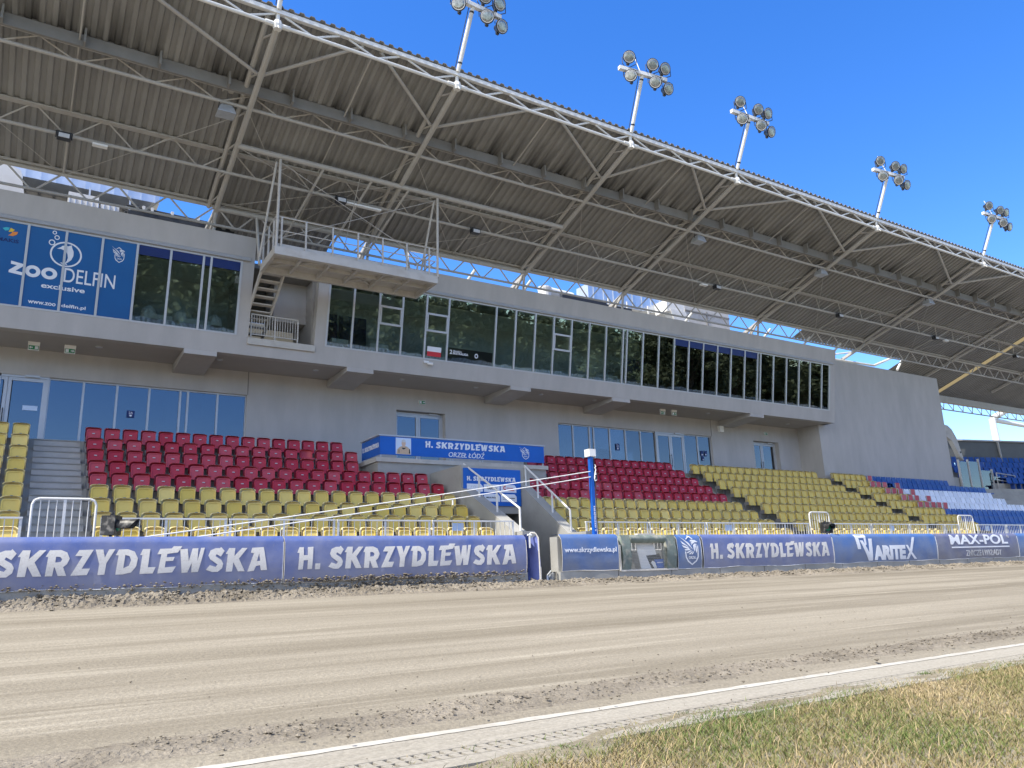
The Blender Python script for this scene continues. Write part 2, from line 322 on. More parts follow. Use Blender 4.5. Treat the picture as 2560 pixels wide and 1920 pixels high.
def text(s, name, rect, fn, m, parent, bold=.012, spacing=1.0, shear=0, **k): return place(font_mesh(s, bold, spacing, shear), name, rect, fn, m, parent, **k)
def brandword(s, rect, fn, m, parent, **k): return place(word(s), 'lettering', rect, fn, m, parent, **k)
def ring(cx, cy, rx, ry, n=28): return [(cx+rx*math.cos(2*math.pi*i/n), cy+ry*math.sin(2*math.pi*i/n)) for i in range(n)]
EMBLEM = [
 [(4, 100), (34, 76), (43, 68), (56, 56), (62, 52), (54, 62), (46, 74), (8, 96)],
 [(10, 82), (38, 66), (44, 60), (16, 72)], [(14, 68), (46, 58), (42, 54), (20, 60)], [(24, 54), (52, 55), (46, 50), (28, 49)],
 [(32, 43), (56, 51), (50, 45), (36, 40)], [(42, 37), (60, 48), (56, 42), (48, 36)], [(54, 36), (64, 47), (62, 40), (59, 36)],
 [(52, 80), (58, 85), (76, 84), (88, 78), (82, 76), (76, 77), (64, 72), (56, 66), (60, 72), (54, 74), (62, 78)],
 [(64, 66), (72, 72), (86, 70), (78, 68), (72, 60), (70, 44), (66, 54)], [(74, 62), (80, 67), (80, 46), (76, 40)],
 [(37, 86), (49, 95), (64, 86), (68, 88), (49, 100), (33, 87)],
 [(26, 46), (30, 46), (32, 28), (40, 16), (57, 5), (74, 16), (82, 28), (84, 62), (88, 66), (86, 26), (77, 12), (57, 0), (37, 12), (28, 26)],
]
def emblem(rect, fn, m, parent, name='emblem', word_=True, sl=None, **k):
    me = curve_mesh(EMBLEM)
    if sl: sl(me)
    o = place(me, name, rect, fn, m, parent, keep=(0, 100, 0, 100), **k)
    if word_:
        x0, x1, z0, z1 = rect; X = lambda a: x0+(x1-x0)*a; Z = lambda a: z0+(z1-z0)*a
        tm = font_mesh('ORZEŁ', .012)
        if sl: sl(tm)
        place(tm, 'emblem_lettering', (X(.42), X(.73), Z(.205), Z(.30)), fn, m, o, **k)
    return o

# ================================================================== SETTING: ground, track, kerb, grass
GZ = -1.1
def track_z(y): return GZ+.03+(y-5.75)*(0.87/11.25)
m = MB(); m.box(-400, 400, -400, 400, -3.4, -1.36); struct(m.build('ground', 'soil'))
m = MB()
def n2(x, y, s): return math.sin(x*1.7*s+y*.9*s)*math.cos(y*2.3*s-x*.6*s)
xs = np.linspace(-14, 75, 180); ys = [5.5, 5.6, 5.66, 5.75]+list(np.linspace(5.85, 17.6, 60))
def tz(x, y): return GZ-.03 if y < 5.58 else GZ+.0 if y < 5.62 else GZ+.02 if y < 5.7 else track_z(y)+.008*n2(x*.2, y, 2.2)+.006*math.sin(y*7)
m.sheet(lambda x, y: (x, y, tz(x, y)), xs, ys)
m.box(-14, 75, 5.6, 17.6, -1.5, -1.3)
struct(m.build('dirt_track', 'track_dirt', smooth=True))
# rough windrow of loose dirt: along the barrier and along the kerb
def rough(x, y, f): 
    return (math.sin(x*f*3.1+math.sin(y*f*4.2)*2)+math.sin(x*f*7.3-y*f*5.1+1.3)+math.sin(y*f*11+x*f*13.7)*.6)/2.6
rs = np.random.RandomState(4)
def dirt_ridge(name, x0, x1, y0, y1, nx, ny, h, jit):
    X = np.linspace(x0, x1, nx); Y = np.linspace(y0, y1, ny); J = rs.rand(nx, ny)
    J = (J+np.roll(J, 1, 0)+np.roll(J, 1, 1)+np.roll(np.roll(J, 1, 0), 1, 1))/4
    mm = MB(); b = 0
    for i, x in enumerate(X):
        for j, y in enumerate(Y):
            e = h(x, y); mm.v.append((x+rs.randn()*.012, y+rs.randn()*.01, track_z(y)-.01-.07*(j < 2 or j > ny-3)*(y < 10)+e*(1+.25*rough(x, y, 1.2))+(J[i, j]-.5)*jit*min(1, e*12)))
    for i in range(nx-1):
        for j in range(ny-1): mm.f.append((i*ny+j, (i+1)*ny+j, (i+1)*ny+j+1, i*ny+j+1))
    return struct(mm.build(name, 'loose_dirt'), 'stuff')
def h_bar(x, y):
    t = (y-15.95)/(16.98-15.95); wob = .5+.5*math.sin(x*.9)*math.sin(x*.37+1)
    left = max(0, min(1, (12.5-x)/8))
    return max(0, t)**.8*(.06+.07*left*(.5+.5*wob)+.03*math.sin(x*2.1)**2)
dirt_ridge('loose_dirt', -3, 42, 15.95, 17.05, 1500, 26, h_bar, .17)
def h_kerb(x, y):
    t = max(0, 1-abs((y-6.12)/.42)); return t*(.022+.016*math.sin(x*1.3)**2)
dirt_ridge('loose_dirt', -1.5, 26, 5.66, 6.7, 1200, 32, h_kerb, .06)
# scattered clods and stones on the dirt: one scatter nobody could count
m = MB()
def clod(x, y, z, r):
    b = len(m.v); k = 0
    P = [(0, 0, 1), (.9, 0, .3), (.3, .85, .3), (-.7, .5, .3), (-.7, -.5, .3), (.3, -.85, .3), (0, 0, -.6)]
    a = rnd.random()*6.28; ca, sa = math.cos(a), math.sin(a)
    for px, py, pz in P:
        q = r*(.7+.6*rnd.random()); m.v.append((x+(px*ca-py*sa)*q, y+(px*sa+py*ca)*q, z+pz*q*.75))
    for i in range(1, 6):
        j = i % 5+1; m.f += [(b, b+i, b+j), (b+6, b+j, b+i)]
for _ in range(4200):
    x = rnd.uniform(.8, 20) if rnd.random() < .8 else rnd.uniform(.8, 30); y = rnd.gauss(6.12, .2)
    if 5.72 < y: clod(x, y, track_z(y)+h_kerb(x, y), .004+.016*rnd.random()**4)
for _ in range(3800):
    x = rnd.uniform(-2, 38); y = 16.95-abs(rnd.gauss(0, .32))
    clod(x, y, track_z(y)+h_bar(x, y)+.005, .008+.045*rnd.random()**3)
for _ in range(1500):                                  # mud caked on the ledge under the left banners
    x = rnd.uniform(-1, 11) if rnd.random() < .5 else rnd.gauss(7.5, 1.6)
    if x < 11: clod(x, 16.93+rnd.gauss(0, .02), .05+.10*rnd.random()**2-.12*(rnd.random() < .35), .012+.035*rnd.random()**2)
for _ in range(900):
    x = rnd.uniform(.5, 30); y = 6.3+abs(rnd.gauss(0, 1.6)); clod(x, y, track_z(y)+.004, .004+.012*rnd.random()**4)
for _ in range(60):
    x = rnd.uniform(2, 14); y = rnd.uniform(4.6, 5.6); clod(x, y, GZ+.012, .004+.010*rnd.random()**3)
for _ in range(120): clod(rnd.uniform(1, 14), 6.05+rnd.gauss(0, .22), track_z(6.05)+.02, .014+.016*rnd.random()**2)
for x, y, r in ((8.3, 5.62, .036), (6.0, 5.5, .02), (7.0, 5.55, .015), (4.6, 5.68, .02), (3.9, 6.2, .03), (5.3, 6.25, .03), (9.6, 5.6, .014)): clod(x, y, GZ+.05, r)
struct(m.build('loose_stones', 'loose_dirt'), 'stuff')
# kerb: concrete strip with a drain channel, white painted inner edge line
m = MB(); m.box(-14, 75, 5.0, 5.60, -1.5, GZ); m.box(-14, 75, 4.55, 4.76, -1.5, GZ-.004); m.box(-14, 75, 4.76, 5.0, -1.5, GZ-.16)
x = -2.0
while x < 32:                                             # two rows of slots: bars between them
    for y0, y1 in ((4.766, 4.865), (4.895, 4.994)):
        m.box(x, x+.062, y0, y1, GZ-.12, GZ-.003)
    x += .094
for y0, y1 in ((4.757, 4.766), (4.865, 4.895), (4.994, 5.003)): m.box(-14, 75, y0, y1, GZ-.12, GZ-.002)
struct(m.build('kerb_strip', 'kerb_concrete'))
m = MB()
us = np.linspace(-14, 60, 900)
m.sheet(lambda x, v: (x, (5.455+.012*rough(x, 0, 2.2)) if v == 0 else (5.585+.018*rough(x, 3, 1.7)), GZ+.004), us, (0, 1))
struct(m.build('white_line', 'line_paint'))
m = MB()
def pn(x, y): return math.sin(x*1.9+1.1*math.sin(y*2.3))*.5+math.sin(x*4.3-y*3.7+.7)*.3+math.sin(x*.8+y*1.3)*.4
def gedge(x): return 4.45+.42*min(1, max(0, (x-2.5)/1.6))+.08*pn(x*1.6, 3)+.04*math.sin(x*7)
def isoil(x, v):
    y = -8+(gedge(x)+8)*v**.35; d = gedge(x)-y
    return (x, y, GZ+.004-.022*min(1, d*2.5)-.004*(d < .01)*2+.005*rough(x, y, .8))
m.sheet(isoil, np.linspace(-20, 40, 420), np.linspace(0, 1, 60))
m.box(-200, 200, -110, -8, -1.4, -1.15)
m.box(-200, 200, -8, 4.55, -1.4, -1.16)
struct(m.build('infield', 'soil', smooth=False))
# sparse scorched grass: tens of thousands of blades
def grass_mat():
    mt = bpy.data.materials.new('grass'); mt.use_nodes = True; t = mt.node_tree; b = t.nodes['Principled BSDF']; b.inputs['Roughness'].default_value = .8
    b.inputs['Specular IOR Level'].default_value = .15
    at = t.nodes.new('ShaderNodeAttribute'); at.attribute_name = 'tone'
    cr = t.nodes.new('ShaderNodeValToRGB'); e = cr.color_ramp.elements
    e[0].position = 0; e[0].color = (.07, .125, .03, 1); e[1].position = 1; e[1].color = (.47, .38, .23, 1)
    for p, c in ((.3, (.13, .175, .05, 1)), (.5, (.235, .205, .095, 1)), (.75, (.33, .255, .14, 1))):
        k = e.new(p); k.color = c
    t.links.new(at.outputs['Fac'], cr.inputs[0]); t.links.new(cr.outputs[0], b.inputs['Base Color']); MATS['grass'] = mt
grass_mat()
V, F, T = [], [], []
N = 0
def blade(x, y, h, wd, tone, lean):
    global N
    a = rnd.random()*6.283; dx, dy = math.cos(a)*wd, math.sin(a)*wd; la = rnd.random()*6.283; lx, ly = math.cos(la)*lean, math.sin(la)*lean
    z = GZ-.018
    V.extend([(x-dx, y-dy, z), (x+dx, y+dy, z), (x+dx*.7+lx*.4, y+dy*.7+ly*.4, z+h*.6), (x-dx*.7+lx*.4, y-dy*.7+ly*.4, z+h*.6), (x+lx, y+ly, z+h)])
    F.extend([(N, N+1, N+2, N+3), (N+3, N+2, N+4)]); T.extend([tone]*5); N += 5
cnt = 0
while cnt < 125000:
    y = 4.98-(rnd.random()**1.25)*3.2; x = rnd.uniform(1.2, 13)
    if x > 1.2+ (4.98-y)*3.6+8.5 or y < 1.9+x*.0: 
        if rnd.random() < .5: continue
    edge = gedge(x)-.02+.04*pn(x*5, y*3)
    cover = (edge-y)/.42
    if cover < 0 and rnd.random() > .05*math.exp(cover): cnt += .25; continue
    if cover < 1 and rnd.random() > max(.10, cover*cover+.25*max(0, pn(x*2.2, y*4))): cnt += .2; continue
    p = pn(x*.8, y*.9); tone = .62-.26*p+rnd.gauss(0, .17)
    if abs(cover) < .9: tone -= .22
    tone = min(1, max(0, tone)); hb = (.018+.030*rnd.random())*(1.15-.4*(tone > .6))
    if rnd.random() < .03: hb *= 1.9; tone = .85
    blade(x, y, hb, .0022+.0018*rnd.random(), tone, hb*(.5+.9*rnd.random())); cnt += 1
for x, y in ((3.2, 4.5), (7.9, 4.84)):
    for _ in range(70): blade(x+rnd.gauss(0, .06), y+rnd.gauss(0, .04), .02+.03*rnd.random(), .004, .06+.16*rnd.random(), .05)
me = bpy.data.meshes.new('grass'); me.from_pydata(V, [], F); at = me.attributes.new('tone', 'FLOAT', 'POINT'); at.data.foreach_set('value', T)
struct(link('grass', me, 'grass'), 'stuff')

# ================================================================== TERRACES
def rowY(i): return 18.96+.735*i
def rowZ(i): return 1.37+.38*i+.003*i*i
def flo(i): return rowZ(i)-.82
def front(i): return rowY(i)-.45
def terrace(mb, x0, x1, n, back, topz=None):
    pr = [(17.75, -.35), (17.75, flo(0))]
    for i in range(1, n+1): pr += [(front(i), flo(i-1)), (front(i), flo(i))]
    pr += [(back, flo(n)), (back, -.35)]
    b = len(mb.v); k = len(pr)
    mb.v += [(x, y, z) for x in (x0, x1) for y, z in pr]
    mb.f += [(b+i, b+(i+1) % k, b+k+(i+1) % k, b+k+i) for i in range(k)]
    for base in (b, b+k):
        for i in range(0, k-2):                       # end caps as quads down to the base line
            pass
    return pr
def terrace_obj(parent, x0, x1, n, back):
    mb = MB(); pr = terrace(mb, x0, x1, n, back)
    for x in (x0, x1):
        for i in range(n+1):                          # end cap, one strip per step
            ya = 17.75 if i == 0 else front(i); yb = front(i+1) if i < n else back
            mb._add([(x, ya, -.35), (x, yb, -.35), (x, yb, flo(i)), (x, ya, flo(i))], [(0, 1, 2, 3)])
    return mb.build('steps', 'concrete', parent)
def stairs(parent, x0, x1):
    mb = MB()
    pr = []
    for i in range(1, 10): h = (flo(i-1)+flo(i))/2; pr += [(front(i)-.32, flo(i-1)+.005), (front(i)-.32, h), (front(i)-.004, h), (front(i)-.004, flo(i)+.005)]
    b = len(pr); mb.v = [(x, y, z) for x in (x0, x1) for y, z in pr]; mb.f = [(i, i+1, b+i+1, b+i) for i in range(b-1)]
    for x in (x0, x1):
        for i in range(0, b, 4): (ya, za), (_, zh), (yb_, _), _ = pr[i:i+4]; mb._add([(x, ya, za), (x, yb_, za), (x, yb_, zh), (x, ya, zh)], [(0, 1, 2, 3)])
    mb.build('aisle_stairs', 'concrete_light', parent)
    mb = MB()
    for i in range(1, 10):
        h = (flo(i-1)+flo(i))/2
        for y, z in ((front(i)-.322, flo(i-1)), (front(i)-.006, h)): mb.box(x0+.01, x1-.01, y-.012, y-.001, z+.006, z+.03)  # darker strip at each riser foot, standing in for shade under the nosing
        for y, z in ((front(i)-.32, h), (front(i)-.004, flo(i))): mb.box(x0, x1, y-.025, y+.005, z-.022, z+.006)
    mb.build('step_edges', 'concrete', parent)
ter = thing('concrete_terrace', 'grey stepped concrete terrace carrying the seats left of the gate', 'terrace', (4, 18, -.3))
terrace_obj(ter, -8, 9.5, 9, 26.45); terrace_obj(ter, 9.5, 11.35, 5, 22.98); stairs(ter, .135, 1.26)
ter2 = thing('concrete_terrace', 'grey stepped concrete terrace carrying the seats right of the gate', 'terrace', (25, 18, -.3))
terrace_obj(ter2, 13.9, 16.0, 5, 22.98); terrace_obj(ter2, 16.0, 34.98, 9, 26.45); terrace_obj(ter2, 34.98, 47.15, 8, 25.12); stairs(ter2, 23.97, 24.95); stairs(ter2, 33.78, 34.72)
ter3 = thing('concrete_terrace', 'far concrete terrace with blue seats beyond the slanted grey end wall', 'terrace', (55, 22, -.3))
mb = MB(); BEND = rad(-13)
def far(x, y):                                        # the stand bends towards the track beyond x = 50
    if x < 50: return (x, y)
    d = x-50; return (50+d*math.cos(BEND), y+d*math.sin(BEND))
for i in range(0, 14):
    ya, yb = (17.75 if i == 0 else front(i)), front(i+1)
    for xa, xb in ((47.15, 50), (50, 82)):
        q = [far(xa, ya), far(xb, ya), far(xb, yb+.02), far(xa, yb+.02)]
        mb._add([(*p, -.4) for p in q]+[(*p, flo(i)) for p in q], [(0, 1, 2, 3), (4, 5, 6, 7), (0, 1, 5, 4), (1, 2, 6, 5), (2, 3, 7, 6), (3, 0, 4, 7)])
mb.build('steps', 'concrete', ter3)

# ================================================================== GRANDSTAND BUILDING
K = 26.5/27.5; WY = 26.5
bld = thing('grandstand_building', 'long grey rendered grandstand building with leaning glazed upper storey above the seats', 'building', (15, 26.5, 3.9))
def ky(*a): return [v*K for v in a]
ZW = 3.6; ZS = 7.15                                   # walkway level, soffit level
gl = ky(-2.95, -1.9, -.9, -.73, .37, 1.333, 2.296, 3.26, 4.223, 4.467, 5.431, 6.40)
gr = ky(19.896, 20.769, 21.705, 21.948, 22.882, 23.829, 24.771, 25.694, 26.55, 27.579, 28.536, 29.479)
zt, zb = 6.58*K, 4.27*K
D1 = (12.12*K, 14.27*K, 6.53*K); D2 = (32.6*K, 34.58*K, 6.56*K)
m = MB()                                              # rear wall with openings, 0.35 thick
def wall_y(mb, xs0, xs1, z0, z1, y0, y1, holes):
    x = xs0
    for a, b, za, zb_ in sorted(holes):
        if a > x: mb.box(x, a, y0, y1, z0, z1)
        if za > z0: mb.box(a, b, y0, y1, z0, za)
        if zb_ < z1: mb.box(a, b, y0, y1, zb_, z1)
        x = b
    if xs1 > x: mb.box(x, xs1, y0, y1, z0, z1)
wall_y(m, -9, 34.98, ZW, ZS, WY, WY+.35, [(gl[0], gl[-1], zb, zt), (D1[0], D1[1], ZW, D1[2]), (gr[0], gr[-1], zb, zt), (D2[0], D2[1], ZW, D2[2])])
wall_y(m, -9, 34.98, ZS, 10.4, WY, WY+.35, [(5.62, 7.77, 7.75, 10.3)])
m.build('ground_floor_wall', 'render_wall', bld)
for e in (gl[-1], gr[-1]):
    m = MB(); m.box(e+.005, e+.035, WY-.012, WY+.01, zt, ZS); m.build('expansion_joint', 'band_steel', bld)
m = MB(); m.box(-9, 34.98, 30.2, 30.4, ZW, 10.2); m.box(-9, 34.98, WY+.35, 30.2, ZS-.1, ZS+.1); m.box(-9, 34.98, WY+.35, 30.2, 3.4, 3.9)
for x in (-9, 9.0, 17.0, 30.5): m.box(x, x+.15, WY+.36, 30.2, 3.9, ZS-.1)
m.build('interior_walls', 'interior', bld)
for x in (3.75, 4.55, 20.7, 27.9): m = MB(); m.box(x, x+.36, WY+1.0, WY+1.36, 3.9, ZS-.1); m.build('column', 'concrete_light', bld)
# fin wall and its return
m = MB(); m.box(34.98, 47.15, 25.15, 25.5, 3.3, 10.93); m.box(34.98, 35.3, 25.5, WY+.34, 3.3, 10.2)
m.build('end_wall', 'render_wall', bld)
# upper storey
XL, XR = -9.0, 35.4; Zt = 10.92
ul = ky(-2.54, -1.57, -.6, .365, 1.325, 2.29, 3.255, 4.235, 4.47, 5.42)
ur = ky(8.47, 9.39, 10.37, 11.28, 12.25, 13.19, 15.3, 16.22, 17.17, 18.1, 19.02, 19.96, 20.88, 21.84, 22.06, 23.0, 23.95, 24.9, 25.83, 26.77, 27.72, 28.66, 29.63, 30.56, 30.78, 31.75, 32.75, 33.73, 34.63, 35.6, 36.23)
z0, z1 = 8.03*K, 10.49*K
SX0, SX1, SZ0 = 5.62, 7.77, 7.74                      # stair recess
m = MB()
def slab(mb, x0, x1, za, zb_, dep=.3):                # piece of the leaning front
    f = [(x, YT(z)+d, z) for x in (x0, x1) for z in (za, zb_) for d in (0, dep)]
    mb._add(f, [(0, 1, 3, 2), (4, 6, 7, 5), (0, 4, 5, 1), (2, 3, 7, 6), (0, 2, 6, 4), (1, 5, 7, 3)])
slab(m, XL, XR, ZS, 7.6); slab(m, XL, SX0, 7.6, z0); slab(m, SX1, XR, 7.6, z0)
slab(m, XL, SX0, z1, Zt); slab(m, SX1, XR, z1, Zt)
slab(m, XL, ul[0], z0, z1); slab(m, ul[-1], SX0, z0, z1); slab(m, SX1, ur[0], z0, z1); slab(m, ur[-1], XR, z0, z1)
m.box(XR-.3, XR, YT(ZS)+.3, 25.14, ZS, 10.2)
m.build('upper_storey_wall', 'render_wall', bld)
m = MB(); m.box(XL, SX0, YT(10.2)+.3, WY+3.6, 10.16, 10.34); m.box(SX1, XR-.3, YT(10.2)+.3, WY+3.6, 10.16, 10.34)
m.box(SX0, SX1, 24.5, WY+3.6, 10.17, 10.33)  # slab over the stair recess, added to keep sunlight out of it
m.build('flat_roof', 'band_steel', bld)
m = MB()
m.box(XL, XR-.002, 24.78, WY, ZS, ZS+.2); m.build('soffit', 'soffit', bld)
m = MB(); m.box(XL, SX0-.1, 24.9, WY-.01, 10.04, 10.1); m.box(SX1+.1, XR-.3, 24.9, WY+3, 10.04, 10.1); m.build('interior_ceiling', 'interior_ceiling', bld)
m = MB(); m.box(XL, SX0-.1, 25.0, WY, 7.38, 7.5); m.box(SX1+.1, XR-.3, 25.0, WY, 7.38, 7.5)
m.box(XL, SX0-.1, WY-.12, WY-.01, 7.5, 10.04); m.box(SX1+.1, XR-.3, WY-.12, WY-.01, 7.5, 10.04)
m.build('interior_lining', 'interior', bld)
# recess: side cheeks, back and landing
m = MB(); m.box(SX0-.25, SX0, YT(7.7)+.31, WY-.02, 7.6, 10.3); m.box(SX1, SX1+.25, YT(7.7)+.31, WY-.02, 7.6, 10.3)
m.box(6.65, SX1, 25.4, WY-.02, 8.75, 10.3); m.build('recess_wall', 'render_wall', bld)
m = MB(); m.box(SX0-.02, SX1+.02, YT(7.65)-.05, YT(7.65)+.35, 7.5, 7.72); m.box(SX0, SX1, YT(7.65)+.35, 29, 7.5, 7.68)
m.build('recess_sill', 'concrete_light', bld)
# corbels deepening towards the wall
for a, b in ((-6.9, -5.9), (3.9, 4.9), (9.3, 10.3), (16.13, 17.1), (21.36, 22.36), (30.1, 31.1)):
    a, b = a*K, b*K; mb = MB(); pr = [(YT(ZS)+.003, ZS+.05), (YT(ZS)+.003, 7.0), (WY-.003, 6.86), (WY-.003, ZS+.05)]
    mb._add([(x, y, z) for x in (a, b) for y, z in pr], [(0, 1, 2, 3), (4, 5, 6, 7), (0, 4, 5, 1), (1, 5, 6, 2), (2, 6, 7, 3), (3, 7, 4, 0)])
    mb.build('corbel', 'render_wall', bld)
m = MB()
for x0, x1 in ((XL, 5.47), (SX1+.1, XR-.25)):         # metal drip sill above the glazing
    f = [(x, YT(z)-d, z) for x in (x0, x1) for z, d in ((z1+.01, .002), (z1+.01, .10), (z1+.10, .06), (z1+.14, .002))]
    m._add(f, [(0, 1, 2, 3), (4, 5, 6, 7), (0, 4, 5, 1), (1, 5, 6, 2), (2, 6, 7, 3), (3, 7, 4, 0)])
m.build('drip_sill', 'alu', bld)
def window(xa, xb, za, zb_, fn, gm, vinyl=None, transom=False, strip=None, last=False):
    f = MB(); w2 = .032
    def rail(x0, x1, zz0, zz1, d0=.02, d1=-.06):
        f._add([fn(x, z, d) for x in (x0, x1) for z in (zz0, zz1) for d in (d0, d1)], [(0, 1, 3, 2), (4, 6, 7, 5), (0, 4, 5, 1), (2, 3, 7, 6), (0, 2, 6, 4), (1, 5, 7, 3)])
    rail(xa-w2, xa+w2, za, zb_)
    if last: rail(xb-w2, xb+w2, za, zb_)
    xr = xb-w2
    rail(xa+w2, xr, za, za+.05, .012); rail(xa+w2, xr, zb_-.05, zb_, .012)
    if transom:
        for t in (.445, .70):
            z = za+(zb_-za)*t; rail(xa+w2, xr, z-.035, z+.035, .016)
        z = za+(zb_-za)*.445; rail(xr-.05, xr, z+.035, za+(zb_-za)*.70-.035, .03); rail(xa+w2, xa+w2+.05, z+.035, za+(zb_-za)*.70-.035, .03)
    fo = f.build('window', 'alu', bld)
    p = MB()
    p._add([fn(x, z, d) for x in (xa+w2-.01, xr+.01) for z in (za+.04, zb_-.04) for d in (-.02, -.03)], [(0, 1, 3, 2), (4, 6, 7, 5), (0, 4, 5, 1), (2, 3, 7, 6), (0, 2, 6, 4), (1, 5, 7, 3)])
    p.build('pane', gm, fo)
    if vinyl or strip:
        q = MB(); lo = za+.051 if vinyl else zb_-.33
        q._add([fn(x, z, d) for x in (xa+w2+.001, xr-.001) for z in (lo, zb_-.051) for d in (-.012, -.018)], [(0, 1, 3, 2), (4, 6, 7, 5), (0, 4, 5, 1), (2, 3, 7, 6), (0, 2, 6, 4), (1, 5, 7, 3)])
        q.build('vinyl_film', 'vinyl_blue' if vinyl else 'navy', fo)
    return fo
ULW = [window(ul[i], ul[i+1], z0, z1, PT, 'glass_upper', vinyl=i < 5, strip=i >= 5, last=i == len(ul)-2) for i in range(len(ul)-1)]
URW = [window(ur[i], ur[i+1], z0, z1, PT, 'glass_upper', transom=i in (2, 4, 9), strip=17 <= i <= 22, last=i == len(ur)-2) for i in range(len(ur)-1)]
PG = PY(WY-.002)
def pgw(x, z, d): return (x, WY+.10-d, z)
GLW = [window(gl[i], gl[i+1], zb, zt, pgw, 'glass_lower', last=i == len(gl)-2) for i in range(len(gl)-1) if i not in (2, 3)]
GRW = [window(gr[i], gr[i+1], zb, zt, pgw, 'glass_lower', last=i == len(gr)-2) for i in range(len(gr)-1) if i not in (7, 8)]
def door(xs, z0_, z1_, y, name='door', right_dark=False):
    f = MB(); n = len(xs)-1
    f.box(xs[0], xs[-1], y-.05, y+.05, z1_-.07, z1_)
    for x in (xs[0], xs[-1]-.06): f.box(x, x+.06, y-.045, y+.05, z0_, z1_-.07)
    for i in range(n):
        a, b = xs[i]+(.06 if i == 0 else .005), xs[i+1]-(.06 if i == n-1 else .005)
        f.box(a, a+.09, y-.03, y+.03, z0_+.01, z1_-.075); f.box(b-.09, b, y-.03, y+.03, z0_+.01, z1_-.075)
        f.box(a+.09, b-.09, y-.03, y+.03, z1_-.17, z1_-.075); f.box(a+.09, b-.09, y-.03, y+.03, z0_+.01, z0_+.12)
    d = f.build(name, 'alu', bld); p = MB()
    for i in range(n): p.box(xs[i]+.12, xs[i+1]-.12, y-.008, y+.008, z0_+.1, z1_-.15)
    p.build('pane', 'glass_lower', d)
    h = MB(); c = xs[1] if n > 1 else xs[0]+.1
    h.tube((c-.05, y-.09, z0_+.75), (c-.05, y-.09, z0_+1.35), .014); h.box(c-.06, c-.04, y-.09, y-.03, z0_+.8, z0_+.82); h.box(c-.06, c-.04, y-.09, y-.03, z0_+1.28, z0_+1.30)
    h.build('handle', 'dark_metal', d)
    h = MB(); h.box(xs[-1]-.62, xs[-1]-.25, y-.12, y-.05, z1_-.05, z1_+.015); h.build('door_closer', 'alu', d)
    return d
door([gl[3]-.8, gl[3]+.02, gl[4]], zb-.15, zt, WY+.08); door([gr[7], (gr[7]+gr[9])/2+.03, gr[9]], zb-.15, zt, WY+.08)
m = MB(); m.box(gl[2], gl[3]-.8, WY+.03, WY+.13, zb, zt); m.build('door_side_panel', 'alu', bld)
door([D1[0], (D1[0]+D1[1])/2-.02, D1[1]-.0], 3.95, D1[2]-.02, WY+.28); door([D2[0], (D2[0]+D2[1])/2-.1, D2[1]-.0], 3.95, D2[2]-.02, WY+.28)
# film lettering on the four blue panes
wv = ULW[3]; kf = dict(th=.004, gap=-.010)
rings = [ring(.385*1, 9.41, .40, .36), ring(.385, 9.41, .355, .318), ring(.05, 9.98, .055, .055, 16), ring(.05, 9.98, .032, .032, 16), ring(.12, 9.85, .066, .066, 16), ring(.12, 9.85, .042, .042, 16), ring(.01, 9.69, .082, .082, 18), ring(.01, 9.69, .055, .055, 18)]
dol = [(-.02+.17, 9.54), (.24, 9.60), (.28, 9.645), (.36, 9.66), (.42, 9.655), (.50, 9.70), (.515, 9.63), (.565, 9.52), (.57, 9.40), (.53, 9.28), (.46, 9.20), (.41, 9.155), (.45, 9.11), (.38, 9.125), (.29, 9.165), (.26, 9.15), (.30, 9.135), (.38, 9.17), (.42, 9.23), (.44, 9.32), (.42, 9.42), (.38, 9.49), (.34, 9.44), (.32, 9.52), (.25, 9.545)]
def flat(polys, name, fn, m_, parent, sl=None, **k):
    xs_ = [p[0] for q in polys for p in q]; zs_ = [p[1] for q in polys for p in q]
    me = curve_mesh(polys)
    if sl: sl(me)
    return place(me, name, (min(xs_), max(xs_), min(zs_), max(zs_)), fn, m_, parent, **k)
flat(rings+[dol], 'dolphin_logo', PT, 'letter_clean', wv, **kf)
zo = [[(-.90, 9.0), (-.60, 8.955), (-.60, 8.90), (-.77, 8.74), (-.59, 8.72), (-.59, 8.635), (-.93, 8.675), (-.93, 8.735), (-.755, 8.90), (-.90, 8.915)],
      ring(-.37, 8.795, .185, .165), ring(-.37, 8.795, .085, .075), ring(.03, 8.80, .195, .165), ring(.03, 8.80, .09, .075)]
flat(zo, 'lettering', PT, 'letter_clean', wv, **kf)
text('DELFIN', 'lettering', (.39, 1.70, 8.63, 9.03), PT, 'letter_clean', wv, bold=.004, **kf)
text('exclusive', 'lettering', (-.13, .95, 8.38, 8.52), PT, 'letter_clean', wv, bold=.022, **kf)
text('www.zoo', 'lettering', (-.40, .27, 7.90, 7.985), PT, 'letter_clean', wv, bold=.02, **kf)
text('delfin.pl', 'lettering', (.41, 1.02, 7.88, 8.005), PT, 'letter_clean', wv, bold=.02, **kf)
emblem((1.50, 1.93, 9.42, 9.88), PT, 'letter_clean', ULW[4], **kf)
wv2 = ULW[1]
text('MAKiS', 'lettering', (-1.28, -.78, 9.50, 9.60), PT, 'navy', wv2, bold=.02, **kf)
flat([[(-1.0, 9.90), (-.90, 9.86), (-.95, 9.80), (-1.04, 9.78)]], 'logo_swirl', PT, 'yellow_print', wv2, **kf)
flat([[(-.95, 9.80), (-.82, 9.82), (-.84, 9.74), (-.93, 9.68), (-1.04, 9.68), (-.98, 9.74)]], 'logo_swirl', PT, 'orange_print', wv2, **kf)
flat([[(-1.19, 9.86), (-1.10, 9.90), (-1.02, 9.90), (-1.05, 9.82), (-1.12, 9.80)]], 'logo_swirl', PT, 'teal_print', wv2, **kf)
